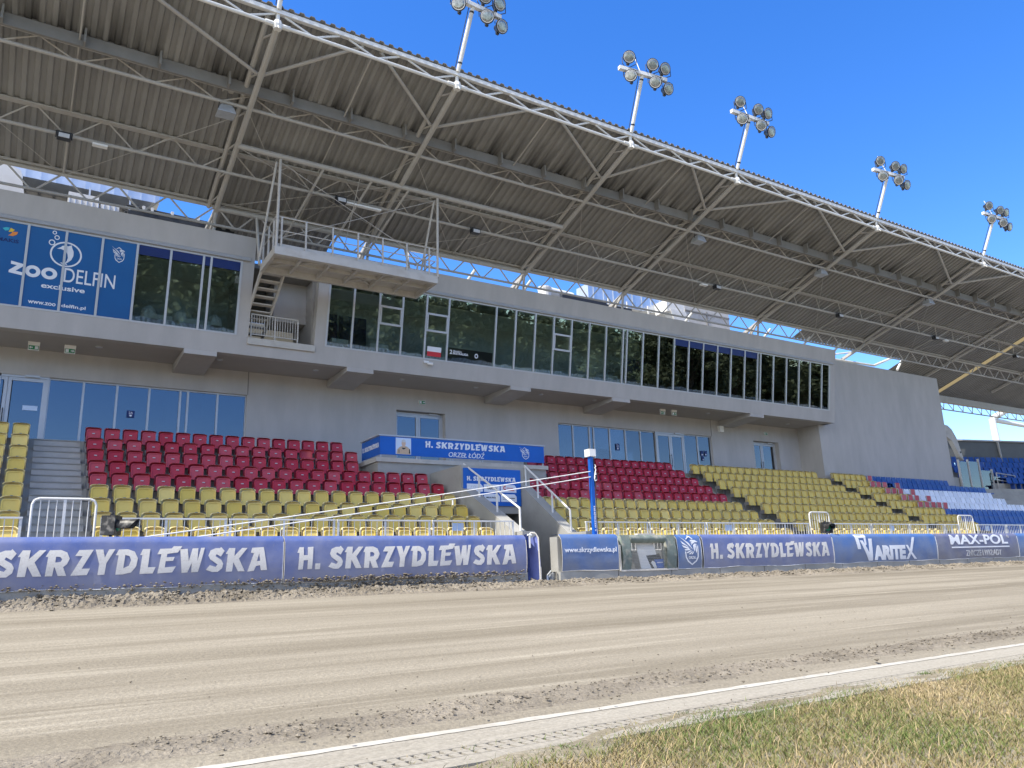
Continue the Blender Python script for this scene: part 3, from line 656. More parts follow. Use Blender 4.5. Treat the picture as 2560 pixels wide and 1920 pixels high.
# prints inside the right-hand glazing
wp = URW[5]
text('2', 'lettering', (12.84, 12.95, 8.06, 8.21), PT, 'letter_clean', wp, bold=.02, **kf)
text('Metalkas', 'lettering', (12.99, 13.34, 8.155, 8.21), PT, 'letter_clean', wp, **kf); text('EKSTRALIGA', 'lettering', (12.98, 13.62, 8.06, 8.14), PT, 'letter_clean', wp, bold=.03, **kf)
flat([ring(13.97, 8.10, .075, .085), ring(13.97, 8.10, .045, .05)], 'logo_ring', PT, 'letter_clean', wp, **kf)
m = MB(); m._add([PT(x, z, d) for x in (12.75, 14.68) for z in (z0+.06, 8.30) for d in (-.028, -.034)], [(0, 1, 3, 2), (4, 6, 7, 5), (0, 4, 5, 1), (2, 3, 7, 6), (0, 2, 6, 4), (1, 5, 7, 3)]); m.build('dark_print', 'black', wp)
for zz0, zz1, mm in ((8.05, 8.23, 'letter_clean'), (7.88, 8.05, 'red_print')):
    m = MB(); m._add([PT(x, z, d) for x in (11.93, 12.49) for z in (zz0, zz1) for d in (-.010, -.016)], [(0, 1, 3, 2), (4, 6, 7, 5), (0, 4, 5, 1), (2, 3, 7, 6), (0, 2, 6, 4), (1, 5, 7, 3)]); m.build('flag_poster', mm, URW[4])
# stickers on the ground floor glass
def sticker(x, z, w_, h, par, s=None):
    m = MB(); m.box(x-w_/2, x+w_/2, WY+.09, WY+.095, z-h/2, z+h/2); o = m.build('sticker', 'navy', par)
    f = lambda a, b, d: (a, WY+.09-d, b)
    if s: text(s, 'sticker_lettering', (x-w_*.28, x+w_*.28, z+h*.02, z+h*.36), f, 'letter_clean', o, th=.002, gap=.001)
    flat([[(x-.04, z-h*.1), (x+.04, z-h*.1), (x+.035, z-h*.28), (x, z-h*.4), (x-.035, z-h*.28)]], 'sticker_crest', f, 'letter_clean', o, th=.002, gap=.001)
sticker(2.65, 5.41, .22, .22, GLW[4], '2A'); sticker(22.48, 5.49, .22, .30, GRW[4], '3A'); sticker(27.75, 5.47, .18, .26, GRW[8]); sticker(28.0, 5.48, .16, .26, GRW[8]); sticker(27.78, 5.22, .16, .20, GRW[8])
for x, wd in ((11.85, .17), (12.28, .17)): 
    m = MB(); m.box(x, x+wd, WY+.262, WY+.268, 4.83, 5.08); m.build('sticker', 'navy', bld)
m = MB(); m.box(12.95, 13.5, WY+.262, WY+.268, 4.6, 5.1); m.build('paper_notice', 'sky_sticker', bld)
m = MB(); m.box(-.25, .13, WY+.06, WY+.065, 5.3, 5.44); m.build('paper_notice', 'sky_sticker', bld)
m = MB(); m.box(21.3, 22.0, WY+.13, WY+.16, zb+.05, 5.35); m.build('paper_notice', 'sky_sticker', bld)
# things seen behind the upper glass: dark curtains, a desk line, chairs
m = MB()
for a, b in ((8.4, 8.9), (9.0, 10.0), (22.2, 23.8), (25.0, 27.2), (28.0, 29.0), (29.8, 31.6), (32.2, 33.0)): m.box(a, b, 25.4, 25.46, 7.5, 9.3)
m.build('curtain', 'curtain', bld)
m = MB()
for a, b in ((2.6, 3.4), (3.6, 4.5), (8.5, 9.1), (9.9, 10.6), (20, 21.2), (33.2, 34.3)): m.box(a, b, 24.75, 25.2, 8.05, 8.2); m.box(a+.1, a+.15, 24.9, 24.95, 7.5, 8.05); m.box(b-.15, b-.1, 24.9, 24.95, 7.5, 8.05)
m.build('desk', 'white_paint', bld)
for a, b, z in ((2.55, 2.95, 8.45), (3.5, 3.85, 8.4), (4.55, 4.8, 8.5)): m = MB(); m.lathe([(0, .22), (.12, .24), (.28, .20), (.4, .06)], ((a+b)/2, 24.95, 8.1), (0, 0, 1), 12); m.build('covered_chair', 'white_paint', bld)
# soffit lights, exit signs, speakers, camera: things of their own
words = ['left of the first bracket', 'just right of the first bracket', 'nearest left side of second bracket', 'right of the second bracket', 'left of the third bracket', 'right of the third bracket', 'left of the fourth bracket', 'left of the fifth bracket', 'far right bay by the end wall']
for (x, y), wd in zip(((1.52, 25.36), (4.98, 25.29), (8.14, 25.28), (11.37, 25.28), (14.45, 25.23), (17.45, 25.2), (20.19, 25.2), (27.0, 25.27), (33.1, 25.6)), words):
    m = MB(); m.lathe([(0, .10), (.02, .10), (.025, .08)], (x, y, ZS-.001), (0, 0, -1), 16); o = m.build('ceiling_light', 'alu'); tag(o, 'round recessed soffit light '+wd, 'ceiling light', 'recessed lights in the soffit')
    m = MB(); m.lathe([(0, .075), (.004, .07)], (x, y, ZS-.0265), (0, 0, -1), 14); m.build('lens', 'photo_grey', o)
def exit_sign(x, y, z, wd, arrow, wall=False):
    t = thing('exit_sign', wd, 'exit sign', (x, y, z), 'exit signs')
    m = MB(); m.box(x-.14, x+.14, y-.03, y+.03, z-.075, z+.075)
    if not wall: m.box(x-.15, x+.15, y-.05, y+.05, z+.075, ZS-.001)
    m.build('housing', 'white_paint', t)
    m = MB(); m.box(x-.125, x+.125, y-.034, y-.0305, z-.06, z+.06); m.build('sign_face', 'green_sign', t)
    f = PY(y-.0345); s = 1 if arrow == 'right' else -1
    flat([[(x+s*.02, z+.015), (x+s*.07, z+.015), (x+s*.07, z+.045), (x+s*.115, z), (x+s*.07, z-.045), (x+s*.07, z-.015), (x+s*.02, z-.015)]], 'arrow', f, 'letter_clean', t, th=.002, gap=.001)
    flat([[(x-s*.11, z+.045), (x-s*.03, z+.045), (x-s*.03, z-.045), (x-s*.11, z-.045)]], 'door_symbol', f, 'letter_clean', t, th=.002, gap=.001)
exit_sign(-.14, 25.65, 6.98, 'green exit sign under the soffit pointing left, leftmost of all', 'left')
exit_sign(.78, 25.6, 6.98, 'green exit sign under the soffit pointing right, above the left glass door', 'right')
exit_sign(12.73, WY-.035, 6.65, 'green exit sign on the wall above the middle door', 'right', True)
exit_sign(24.3, 25.46, 6.98, 'green exit sign under the soffit pointing left, between fourth and fifth brackets', 'left')
exit_sign(24.95, 25.4, 6.98, 'green exit sign under the soffit pointing right, between fourth and fifth brackets', 'right')
exit_sign(32.36, WY-.035, 6.72, 'small exit sign on the wall above the far right door', 'right', True)
m = MB(); m.box(28.9, 29.15, WY-.17, WY-.001, 6.58, 6.88); tag(m.build('wall_speaker', 'white_paint'), 'small white box speaker on the wall under the fifth bracket', 'speaker')
t = thing('security_camera', 'white security camera under the glazing by the flag poster', 'camera', (11.93, YT(7.6), 7.6))
m = MB(); m.box(11.8, 12.0, YT(7.62)-.05, YT(7.62)+.02, 7.6, 7.68); m.build('mount', 'white_paint', t)
m = MB(); m.lathe([(0, .05), (.2, .055), (.21, .04)], (11.92, YT(7.6)-.09, 7.58), (.9, -.35, -.15), 12); m.build('body', 'white_paint', t)
m = MB(); m.lathe([(.211, .038), (.215, .03)], (11.92, YT(7.6)-.09, 7.58), (.9, -.35, -.15), 12); m.build('lens', 'black', t)

# ================================================================== GATE PASSAGE, PLATFORM, BALCONY
pf = thing('concrete_platform', 'raw concrete platform above the gate passage carrying the blue balcony', 'platform', (12.7, 23, 2))
m = MB(); m.box(9.5, 16.0, 23.0, 26.45, 1.9, 3.68); m.build('platform_wall', 'concrete', pf)
m = MB(); m.box(9.42, 16.06, 22.93, 26.45, 3.71, 3.85); m.box(9.5, 16.0, 23.0, 26.4, 3.68, 3.71); m.build('ledge', 'concrete_light', pf)
m = MB(); m.box(11.36, 13.88, 20.9, 22.99, 1.93, 3.4); m.build('passage_lintel', 'concrete', pf)
m = MB(); m.box(11.36, 13.88, 24.5, 24.7, -.4, 1.93); m.build('passage_back', 'interior', pf)
def wing(x0, x1, pts, lab):
    m = MB(); n = len(pts)
    base = [(y, -.45) for y, z in pts]
    for i in range(n-1):
        (ya, za), (yb, zb_) = pts[i], pts[i+1]
        vs = [(x, y, z) for x in (x0, x1) for y, z in ((ya, -.45), (yb, -.45), (yb, zb_), (ya, za))]
        fs = [(0, 1, 2, 3), (4, 5, 6, 7), (2, 6, 7, 3), (0, 4, 5, 1)]
        if i == 0: fs.append((0, 4, 7, 3))
        if i == n-2: fs.append((1, 5, 6, 2))
        m._add(vs, fs)
    o = m.build('wing_wall', 'concrete', None); tag(o, lab, 'wall'); return o
wing(11.40, 11.80, [(17.62, 1.17), (18.0, 1.17), (21.3, 2.9), (22.98, 2.9)], 'sloping concrete gate wall on the left of the passage below the sponsor board')
wing(13.52, 13.88, [(17.62, 1.17), (18.45, 1.17), (20.9, 2.85), (22.98, 2.85)], 'sloping concrete gate wall on the right of the passage beside blue pole')
def handrail(x, pts, lab):
    t = thing('handrail', lab, 'handrail', (x, pts[0][0], pts[0][1]))
    m = MB(); top = [(x, y, z+.62) for y, z in pts]
    m.path(top, .03, 8); m.tube((x, pts[0][0], pts[0][1]), top[0], .03); m.build('rail', 'white_steel', t)
    (ya, za), (yb, zb_) = pts[0], pts[-1]
    for k in (.38, .70, .985):
        m = MB(); y = ya+(yb-ya)*k; z = za+(zb_-za)*k; m.bar((x, y, z-.02), (x, y, z+.6), .055, .025); m.build('post', 'white_steel', t)
handrail(11.62, [(18.05, 1.2), (21.2, 2.86)], 'sloping grey handrail on the left gate wall')
handrail(13.70, [(18.55, 1.22), (20.9, 2.85)], 'sloping grey handrail on the right gate wall')
bd = thing('sponsor_board', 'blue sponsor board with six white logo tiles above the passage', 'sign', (12.5, 20.87, 2.7))
m = MB(); m.box(11.42, 13.5, 20.86, 20.895, 2.16, 3.31); m.build('board', 'panel_blue', bd)
fb = PY(20.86)
brandword('H. SKRZYDLEWSKA', (11.53, 13.30, 2.915, 3.07), fb, 'letter_clean', bd)
for i, (a, b, c, d, ch) in enumerate([(11.53, 12.09, 2.585, 2.825, 1), (12.13, 12.70, 2.585, 2.825, 0), (12.74, 13.32, 2.585, 2.825, 1), (11.53, 12.09, 2.29, 2.53, 0), (12.13, 12.70, 2.29, 2.53, 1), (12.74, 13.32, 2.29, 2.53, 1)]):
    pl = [(a, c), (b, c), (b, d-.07*ch), (b-.07*ch-1e-3, d), (a, d)]
    o = flat([pl], 'logo_tile', fb, 'letter_clean', bd)
    f2 = PY(20.848)
    if i == 1: text('VARITEX', 'lettering', (a+.11, b-.08, c+.075, c+.15), f2, 'black', o, bold=.02, th=.002, gap=.001); flat([[(a+.08, c+.12), (a+.11, c+.17), (a+.15, c+.17), (a+.10, c+.10)]], 'logo_mark', f2, 'yellow_print', o, th=.002, gap=.001)
    if i == 2:
        g_ = [(a+.15+.06*math.cos(t), c+.14+.06*math.sin(t)) for t in np.linspace(.6, 5.7, 18)]+[(a+.15+.03*math.cos(t), c+.14+.03*math.sin(t)) for t in np.linspace(5.7, .6, 18)]
        flat([g_], 'logo_mark', f2, 'red_print', o, th=.002, gap=.001); flat([[(a+.22, c+.13), (a+.46, c+.13), (a+.46, c+.15), (a+.22, c+.15)], [(a+.27, c+.05), (a+.50, c+.05), (a+.50, c+.075), (a+.27, c+.075)]], 'logo_line', f2, 'red_print', o, th=.002, gap=.001)
    if i == 0: flat([ring(a+.27, c+.14, .045, .05, 12), ring(a+.27, c+.14, .036, .04, 12)]+[[(a+.12+q, c+.12), (a+.14+q, c+.12), (a+.18+q, c+.18), (a+.16+q, c+.18)] for q in (0, .24)], 'logo_mark', f2, 'photo_grey', o, th=.002, gap=.001)
    if i == 4: text('MAX-POL', 'lettering', (a+.08, b-.14, c+.10, c+.15), f2, 'black', o, bold=.02, th=.002, gap=.001)
    if i == 5: flat([[(a+.07+.045*(k % 3), c+.07+.045*(k//3)), (a+.09+.045*(k % 3), c+.07+.045*(k//3)), (a+.09+.045*(k % 3), c+.09+.045*(k//3)), (a+.07+.045*(k % 3), c+.09+.045*(k//3))] for k in range(9)]+[[(a+.23, c+.105), (a+.52, c+.105), (a+.52, c+.125), (a+.23, c+.125)]], 'logo_mark', f2, 'dark_metal', o, th=.002, gap=.001)
bal = thing('balcony', 'balcony railing hung with a bright blue advertising panel on the platform', 'balcony', (12.7, 23, 3.85))
m = MB(); m.box(9.56, 15.92, 22.97, 22.99, 3.95, 4.545); m.build('front_panel', 'panel_blue', bal)
m = MB(); m.box(9.56, 9.58, 22.995, 24.55, 3.95, 4.545); m.build('side_panel', 'panel_blue', bal)
m = MB(); m.box(9.50, 15.98, 22.96, 23.04, 4.56, 4.60); m.box(9.50, 9.58, 23.04, 24.6, 4.56, 4.60); m.box(15.9, 15.98, 23.04, 24.6, 4.56, 4.60); m.build('top_rail', 'alu', bal)
for x in (9.6, 10.85, 12.1, 12.2, 13.25, 13.35, 14.55, 15.88):
    m = MB(); m.box(x-.02, x+.02, 23.0, 23.04, 3.85, 4.56); m.build('post', 'alu', bal)
for y in (23.8, 24.56):
    m = MB(); m.box(9.58, 9.62, y-.02, y+.02, 3.85, 4.56); m.build('post', 'alu', bal)
fb = PY(22.97)
brandword('H. SKRZYDLEWSKA', (11.15, 14.26, 4.25, 4.49), fb, 'letter_clean', bal)
text('ORZEŁ ŁÓDŹ', 'lettering', (12.02, 13.42, 3.985, 4.205), fb, 'letter_clean', bal, bold=.012, shear=.18)
emblem((14.84, 15.33, 4.04, 4.48), fb, 'letter_clean', bal)
brandword('H. SKRZYDLEWSKA', (.02, .98, 4.19, 4.36), lambda u, z, d: (9.56-d, 24.5-u*1.45, z), 'letter_clean', bal)
m = MB(); m.box(10.10, 10.64, 22.962, 22.969, 3.985, 4.52); ph = m.build('portrait_print', 'sky_sticker', bal)
fp = PY(22.962)
flat([[(10.12, 3.99), (10.62, 3.99), (10.60, 4.16), (10.50, 4.24), (10.42, 4.26), (10.33, 4.26), (10.24, 4.22), (10.15, 4.14)]], 'jacket', fp, 'jacket', ph, th=.002, gap=.001)
flat([ring(10.375, 4.34, .075, .105, 16)], 'face', fp, 'skin', ph, th=.002, gap=.003); flat([[(10.30, 4.38), (10.45, 4.38), (10.44, 4.45), (10.375, 4.475), (10.31, 4.45)]], 'hair', fp, 'photo_grey', ph, th=.002, gap=.006)
flat([[(10.30, 4.20), (10.46, 4.20), (10.42, 4.16), (10.37, 4.14), (10.33, 4.16)], [(10.56, 4.02), (10.61, 4.02), (10.60, 4.16), (10.57, 4.17)], [(10.20, 4.02), (10.22, 4.02), (10.22, 4.14), (10.20, 4.14)]], 'shadow_print', fp, 'dark_metal', ph, th=.002, gap=.003)

# ================================================================== SEATS
def rrect(w_, h, r, n=4):
    pts = []
    for cx, cy, a0 in ((w_/2-r, h-r, 0), (-w_/2+r, h-r, 90), (-w_/2+r*.5, r*.5, 180), (w_/2-r*.5, r*.5, 270)):
        rr = r if a0 < 180 else r*.5
        for k in range(n+1):
            a = rad(a0+90*k/n); pts.append((cx+rr*math.cos(a), cy+rr*math.sin(a)))
    return pts
def seat_proto(col, capm):
    t = bpy.data.objects.new('tip_up_seat', None); S.collection.objects.link(t); t['category'] = 'seat'
    m = MB(); prof = [(.05, .40), (.06, .52), (.075, .66), (.085, .755), (.075, .80), (.03, .815), (-.015, .80)]
    us = [-1, -.94, -.75, -.4, 0, .4, .75, .94, 1]
    def pt(u, v, th=0):
        y, z = prof[v]; e = abs(u)**5; wd = .203*(1-.10*(v == 0)); zz = z-.05*e*(v >= 3)-.02*e*(v == 6)
        return (u*wd, y-.07*u*u-.05*e+th, zz)
    for th in (0, .016): m.sheet(lambda u, v, th=th: pt(u, v, th), us, range(7))
    for v in range(6):
        for u in (-1, 1): m._add([pt(u, v), pt(u, v+1), pt(u, v+1, .016), pt(u, v, .016)], [(0, 1, 2, 3)])
    bk = m.build('backrest', capm, t, True)
    m = MB(); P = rrect(.35, .375, .06)
    ly = lambda z: -.19+.05*z/.375
    Q = [(x*.86, .022+z*.885) for x, z in P]
    n = len(P)
    vs = [(x, ly(z)-.03, z+.35) for x, z in P]+[(x, ly(z)+.03, z+.35) for x, z in P]+[(x, ly(z)-.03, z+.35) for x, z in Q]+[(x, ly(z)-.012, z+.35) for x, z in Q]
    fs = [(i, (i+1) % n, n+(i+1) % n, n+i) for i in range(n)]+[tuple(range(n, 2*n))]
    fs += [(i, (i+1) % n, 2*n+(i+1) % n, 2*n+i) for i in range(n)]+[(2*n+i, 2*n+(i+1) % n, 3*n+(i+1) % n, 3*n+i) for i in range(n)]+[tuple(range(3*n, 4*n))]
    m._add(vs, fs); pan = m.build('seat_pan', col, t)
    if col == 'seat_red':
        m = MB(); m.box(-.035, .035, -.195, -.145, .585, .607); m.build('handle', 'photo_grey', pan)
    else:
        m = MB(); m._add([(x, y-.004*k, z) for k in (0, 1) for x, y, z in ((-.03, .012, .8165), (.03, .012, .8165), (.03, .052, .813), (-.03, .052, .813))], [(0, 1, 2, 3), (4, 5, 6, 7), (0, 1, 5, 4), (1, 2, 6, 5), (2, 3, 7, 6), (3, 0, 4, 7)]); 
        for i in range(len(m.v)): x, y, z = m.v[i]; m.v[i] = (x, y, z+.003+(.006 if i > 3 else 0))
        m.build('number_plate', 'plate', bk)
    m = MB()
    for x in (-.196, .196): m.box(x-.008, x+.008, -.17, .06, .36, .50); m.box(x-.015, x+.015, -.01, .03, 0.0, .36)
    m.box(-.2, .2, .0, .04, .34, .375); m.build('bracket', 'seat_arm', t)
    return t
RED, YEL = seat_proto('seat_red', 'seat_red'), seat_proto('seat_yellow', 'seat_yellow_lit')
ROW = ['front row', 'second row', 'third row', 'fourth row', 'fifth row', 'sixth row', 'seventh row', 'eighth row', 'back row']
seats = []                                             # (distance, colour, x, y, z, label)
def block(x0, x1, i, col, lab, skip=()):
    n = max(1, round((x1-x0)/.492)); 
    for k in range(n):
        x = x0+(x1-x0)*(k+.5)/n
        seats.append((math.hypot(x, rowY(i)), col, x, rowY(i), flo(i), f"{col} tip-up seat, {ORD[k]} from the left in the {ROW[i]}, {lab}"))
for i in range(9):
    c = 'yellow' if i < 4 else 'red'
    block(-2.9, .045, i, 'yellow', 'far left block')
    x1 = 11.27 if i <= 4 else 11.2 if i == 5 else 8.98 if i != 7 else 9.24
    if i == 5: x1 = 11.05
    block(1.31, x1, i, c, 'left of gate')
    x0 = {5: 14.75}.get(i, 14.15+.1*i if i < 5 else 16.25)
    block(x0, 23.88, i, c, 'right of gate')
    block(25.02, 33.72, i, 'yellow', 'third block')
    b1 = 37.75 if i in (8,) else 37.6 if i == 7 else 38.1
    if i == 0: b1 = 36.3
    block(34.78 if i < 8 else 34.95, b1, i, 'yellow', 'beside blue seats')
seats.sort(key=lambda s: s[0])
used = 0; rest = []; proto_used = {}
OPEN = (6, 4.95)
for d, c, x, y, z, lab in seats:
    if used >= 300: rest.append((c, x, y, z)); continue
    used += 1
    src = RED if c == 'red' else YEL
    o = src if c not in proto_used else copy_tree(src); proto_used[c] = 1
    o.location = (x, y, z); o.rotation_euler = (0, 0, rnd.gauss(0, .014))
    for ch in o.children:
        if ch.name.startswith('seat_pan'): ch.rotation_euler = (rnd.gauss(.0, .022), 0, 0)
    tag(o, lab, 'seat', f'{c} tip-up stadium seats')
m = MB(); mi = []
def addall(root, c, x, y, z):
    for ch in root.children_recursive:
        k = ['seat_red', 'seat_yellow', 'seat_yellow_lit', 'photo_grey', 'plate', 'seat_arm'].index(ch.data.materials[0].name)
        m._add([(v.co.x+x, v.co.y+y, v.co.z+z) for v in ch.data.vertices], [tuple(p.vertices) for p in ch.data.polygons]); mi.extend([(k, p.use_smooth) for p in ch.data.polygons])
for c, x, y, z in rest: addall(RED if c == 'red' else YEL, c, x, y, z)
me = bpy.data.meshes.new('tip_up_seats'); me.from_pydata(m.v, [], m.f); o = bpy.data.objects.new('tip_up_seats', me); S.collection.objects.link(o)
for k in ('seat_red', 'seat_yellow', 'seat_yellow_lit', 'photo_grey', 'plate', 'seat_arm'): me.materials.append(MATS[k])
me.polygons.foreach_set('material_index', [k for k, _ in mi]); me.polygons.foreach_set('use_smooth', [q for _, q in mi])
struct(o, 'stuff'); o['label'] = 'farther red and yellow tip-up seats in the right-hand blocks'; o['category'] = 'seats'
# one red seat left folded down
m = MB(); m._add([(x, -.07-z*.98, .40+.03*(z > .2)) for x, z in rrect(.385, .375, .06)]+[(x, -.07-z*.98, .445+.03*(z > .2)) for x, z in rrect(.385, .375, .06)], [tuple(range(20)), tuple(range(20, 40))]+[(i, (i+1) % 20, 20+(i+1) % 20, 20+i) for i in range(20)])
dn = m.build('seat_pan', 'seat_red', None)
best = min((o for o in S.objects if o.type == 'EMPTY' and o.get('group', '').startswith('red') and abs(o.location.y-rowY(7)) < .01), key=lambda o: abs(o.location.x-7.35))
for ch in list(best.children):
    if ch.name.startswith('seat_pan'):
        for g in list(ch.children): bpy.data.objects.remove(g)
        bpy.data.objects.remove(ch)
dn.parent = best
best['label'] = 'red seat with its pan folded down, in the eighth row left of gate'
# plain bucket seats further along (blue and white)
def bucket(col):
    m = MB(); prof = [(-.38, .36), (-.36, .42), (-.2, .40), (-.02, .41), (.03, .50), (.07, .66), (.09, .78), (.11, .79), (.09, .64), (.05, .46), (0, .37), (-.2, .35)]
    us = [-.21, -.17, 0, .17, .21]
    m.sheet(lambda u, v: (u*(1-.12*(v > 5 and v < 8)), prof[v % 12][0], prof[v % 12][1]-.02*(abs(u) < .1)), us, range(13))
    for s in (0, 4): m._add([(us[s]*(1-.12*(v > 5 and v < 8)), prof[v][0], prof[v][1]) for v in range(12)], [tuple(range(12))])
    m.box(-.04, .04, -.25, 0, 0.0, .36)
    o = m.build('bucket_seat', col); return o
BL, WH = bucket('seat_blue'), bucket('seat_white'); first = set()
def bput(src, x, y, z, rz, lab, grp):
    o = src if src.name not in first else src.copy()
    if o is src: first.add(src.name)
    else: S.collection.objects.link(o)
    o.location = (x, y, z); o.rotation_euler = (0, 0, rz); tag(o, lab, 'seat', grp)
def brow(src, x0, x1, i, cname, where, sp=.47):
    n = round((x1-x0)/sp)
    for k in range(n):
        x = x0+(k+.5)*(x1-x0)/n
        bput(src, x, rowY(i), flo(i), 0, f"{cname} bucket seat, {ORD[k]} from the left in the {ROW[i]}, {where}", f'{cname} bucket seats')
brow(BL, 38.0, 46.0, 8, 'blue', 'under end wall'); brow(BL, 39.2, 48.6, 7, 'blue', 'under end wall')
brow(WH, 38.05, 47.7, 6, 'white', 'right section'); brow(WH, 38.15, 47.6, 5, 'white', 'right section'); brow(WH, 39.4, 48.0, 4, 'white', 'right section')
for i in (3, 2, 1, 0): brow(BL, 38.2 if i < 3 else 38.1, 48.2, i, 'blue', 'behind rail')
RW = 'lowest next middle upper higher highest topmost last'.split()
for j, i in enumerate(range(9, 14)):
    n = 24
    for k in range(n):
        x, y = far(50.6+k*.52+.17*(j % 3), rowY(i)); 
        if x > 66: continue
        if i < 11 and k < 5: continue
        bput(BL, x, y, flo(i), BEND, f"blue bucket seat, {ORD[k]} from the left, {['','','','','','','','','','tenth','eleventh','twelfth','thirteenth','fourteenth','fifteenth','sixteenth','seventeenth','eighteenth'][i]} row of far stand", 'blue bucket seats')
# red seat boards on grey legs marking the edge of the blue and white section
def rboard(x, i, k, wd):
    t = thing('seat_divider', f'red board on two grey legs, {wd}, beside the white seats', 'divider', (x, rowY(i)-.30, flo(i)-.1), 'red boards dividing the blocks')
    zt_ = rowZ(i)-.10; y = rowY(i)-.30
    m = MB(); m.box(x-.17, x+.17, y-.015, y+.015, zt_-.36, zt_); m.build('board', 'seat_red', t)
    for s in (-.19, .19):
        m = MB(); m.box(x+s-.018, x+s+.018, y-.018, y+.018, flo(i)-.1, zt_-.02); m.build('leg', 'grey_steel', t)
rw = {8: [37.82], 7: [36.87, 37.37, 37.9, 39.03], 6: [36.94, 37.46, 38.03, 39.09], 5: [37.02, 37.58, 38.12, 39.17], 4: [37.09, 37.65, 38.2, 38.72, 39.27]}
for i, xs_ in rw.items():
    for k, x in enumerate(xs_): rboard(x, i, k, f'{ORD[k]} in the {ROW[i]}')

# ================================================================== RAILS BEHIND THE BARRIER
RY = 17.9
def railing(x0, x1, zt_, lab, name='railing', cat='railing', tall=False):
    t = thing(name, lab, cat, ((x0+x1)/2, RY, flo(0)), None)
    zb_ = flo(0)+.08; rr = .024
    m = MB()
    if tall:
        q = .12; m.path([(x0, RY, flo(0)), (x0, RY, zt_-q), (x0+q*.3, RY, zt_-q*.3), (x0+q, RY, zt_), (x1-q, RY, zt_), (x1-q*.3, RY, zt_-q*.3), (x1, RY, zt_-q), (x1, RY, flo(0))], rr, 8)
    else: m.box(x0, x1, RY-.03, RY+.03, zt_-.035, zt_)
    m.build('top_rail', 'white_steel', t)
    m = MB(); m.tube((x0, RY, zb_), (x1, RY, zb_), .014); m.build('bottom_rail', 'white_steel', t)
    for x in ([(x0+x1)/2] if tall else [x0+.03, (x0+x1)/2, x1-.03]):
        m = MB(); m.box(x-.026, x+.026, RY-.012, RY+.012, flo(0), zt_-.036 if not tall else zt_-.01); m.build('post', 'white_steel', t)
    m = MB(); n = max(4, round((x1-x0)/.142))
    for k in range(1, n):
        x = x0+(x1-x0)*k/n
        if abs(x-(x0+x1)/2) > .03: m.tube((x, RY, zb_), (x, RY, zt_-.03), .009, 6)
    m.build('balusters', 'white_steel', t)
ZR = 1.465
panels = [(-2.42, .054), (1.40, 3.87), (3.915, 6.33), (6.375, 8.82), (8.87, 11.31), (13.74, 16.1), (16.15, 18.52), (18.57, 21.03), (21.08, 23.6), (24.82, 27.2), (27.25, 29.7), (29.75, 32.2), (32.25, 33.26), (34.7, 37.1), (37.15, 39.6), (39.65, 42.1), (42.15, 44.6), (44.65, 47.1)]
for k, (a, b) in enumerate(panels):
    if b < 0.1: lab = 'white bar railing panel at the extreme left before the tall gate'
    elif b < 12: lab = f'white bar railing panel, {ORD[k-1]} of four between black signal light and gate'
    elif b < 24: lab = f'white bar railing panel, {ORD[k-5]} of four right of the blue pole'
    elif b < 34: lab = f'white bar railing panel, {ORD[k-9]} of four between the two right tall gates'
    else: lab = f'white bar railing panel, {ORD[k-13]} of five right of the last tall gate'
    railing(a, b, ZR, lab)
railing(.185, 1.30, 1.83, 'tall white stair gate at the foot of the left stairs', 'stair_gate', 'gate', True)
railing(23.70, 24.78, 1.85, 'tall white stair gate beside the right black signal light', 'stair_gate', 'gate', True)
railing(33.32, 34.47, 1.83, 'tall white stair gate in front of the blue seats', 'stair_gate', 'gate', True)
for x, wd in ((9.62, 'left of the gate'), (19.6, 'right of the blue pole'), (28.6, 'near the third block'), (35.6, 'beside the blue seats')):
    m = MB(); m.box(x-.17, x+.17, RY+.03, RY+.036, 1.20, 1.40); tag(m.build('notice_sheet', 'sky_sticker'), 'pale notice sheet fixed to the white railing '+wd, 'notice')

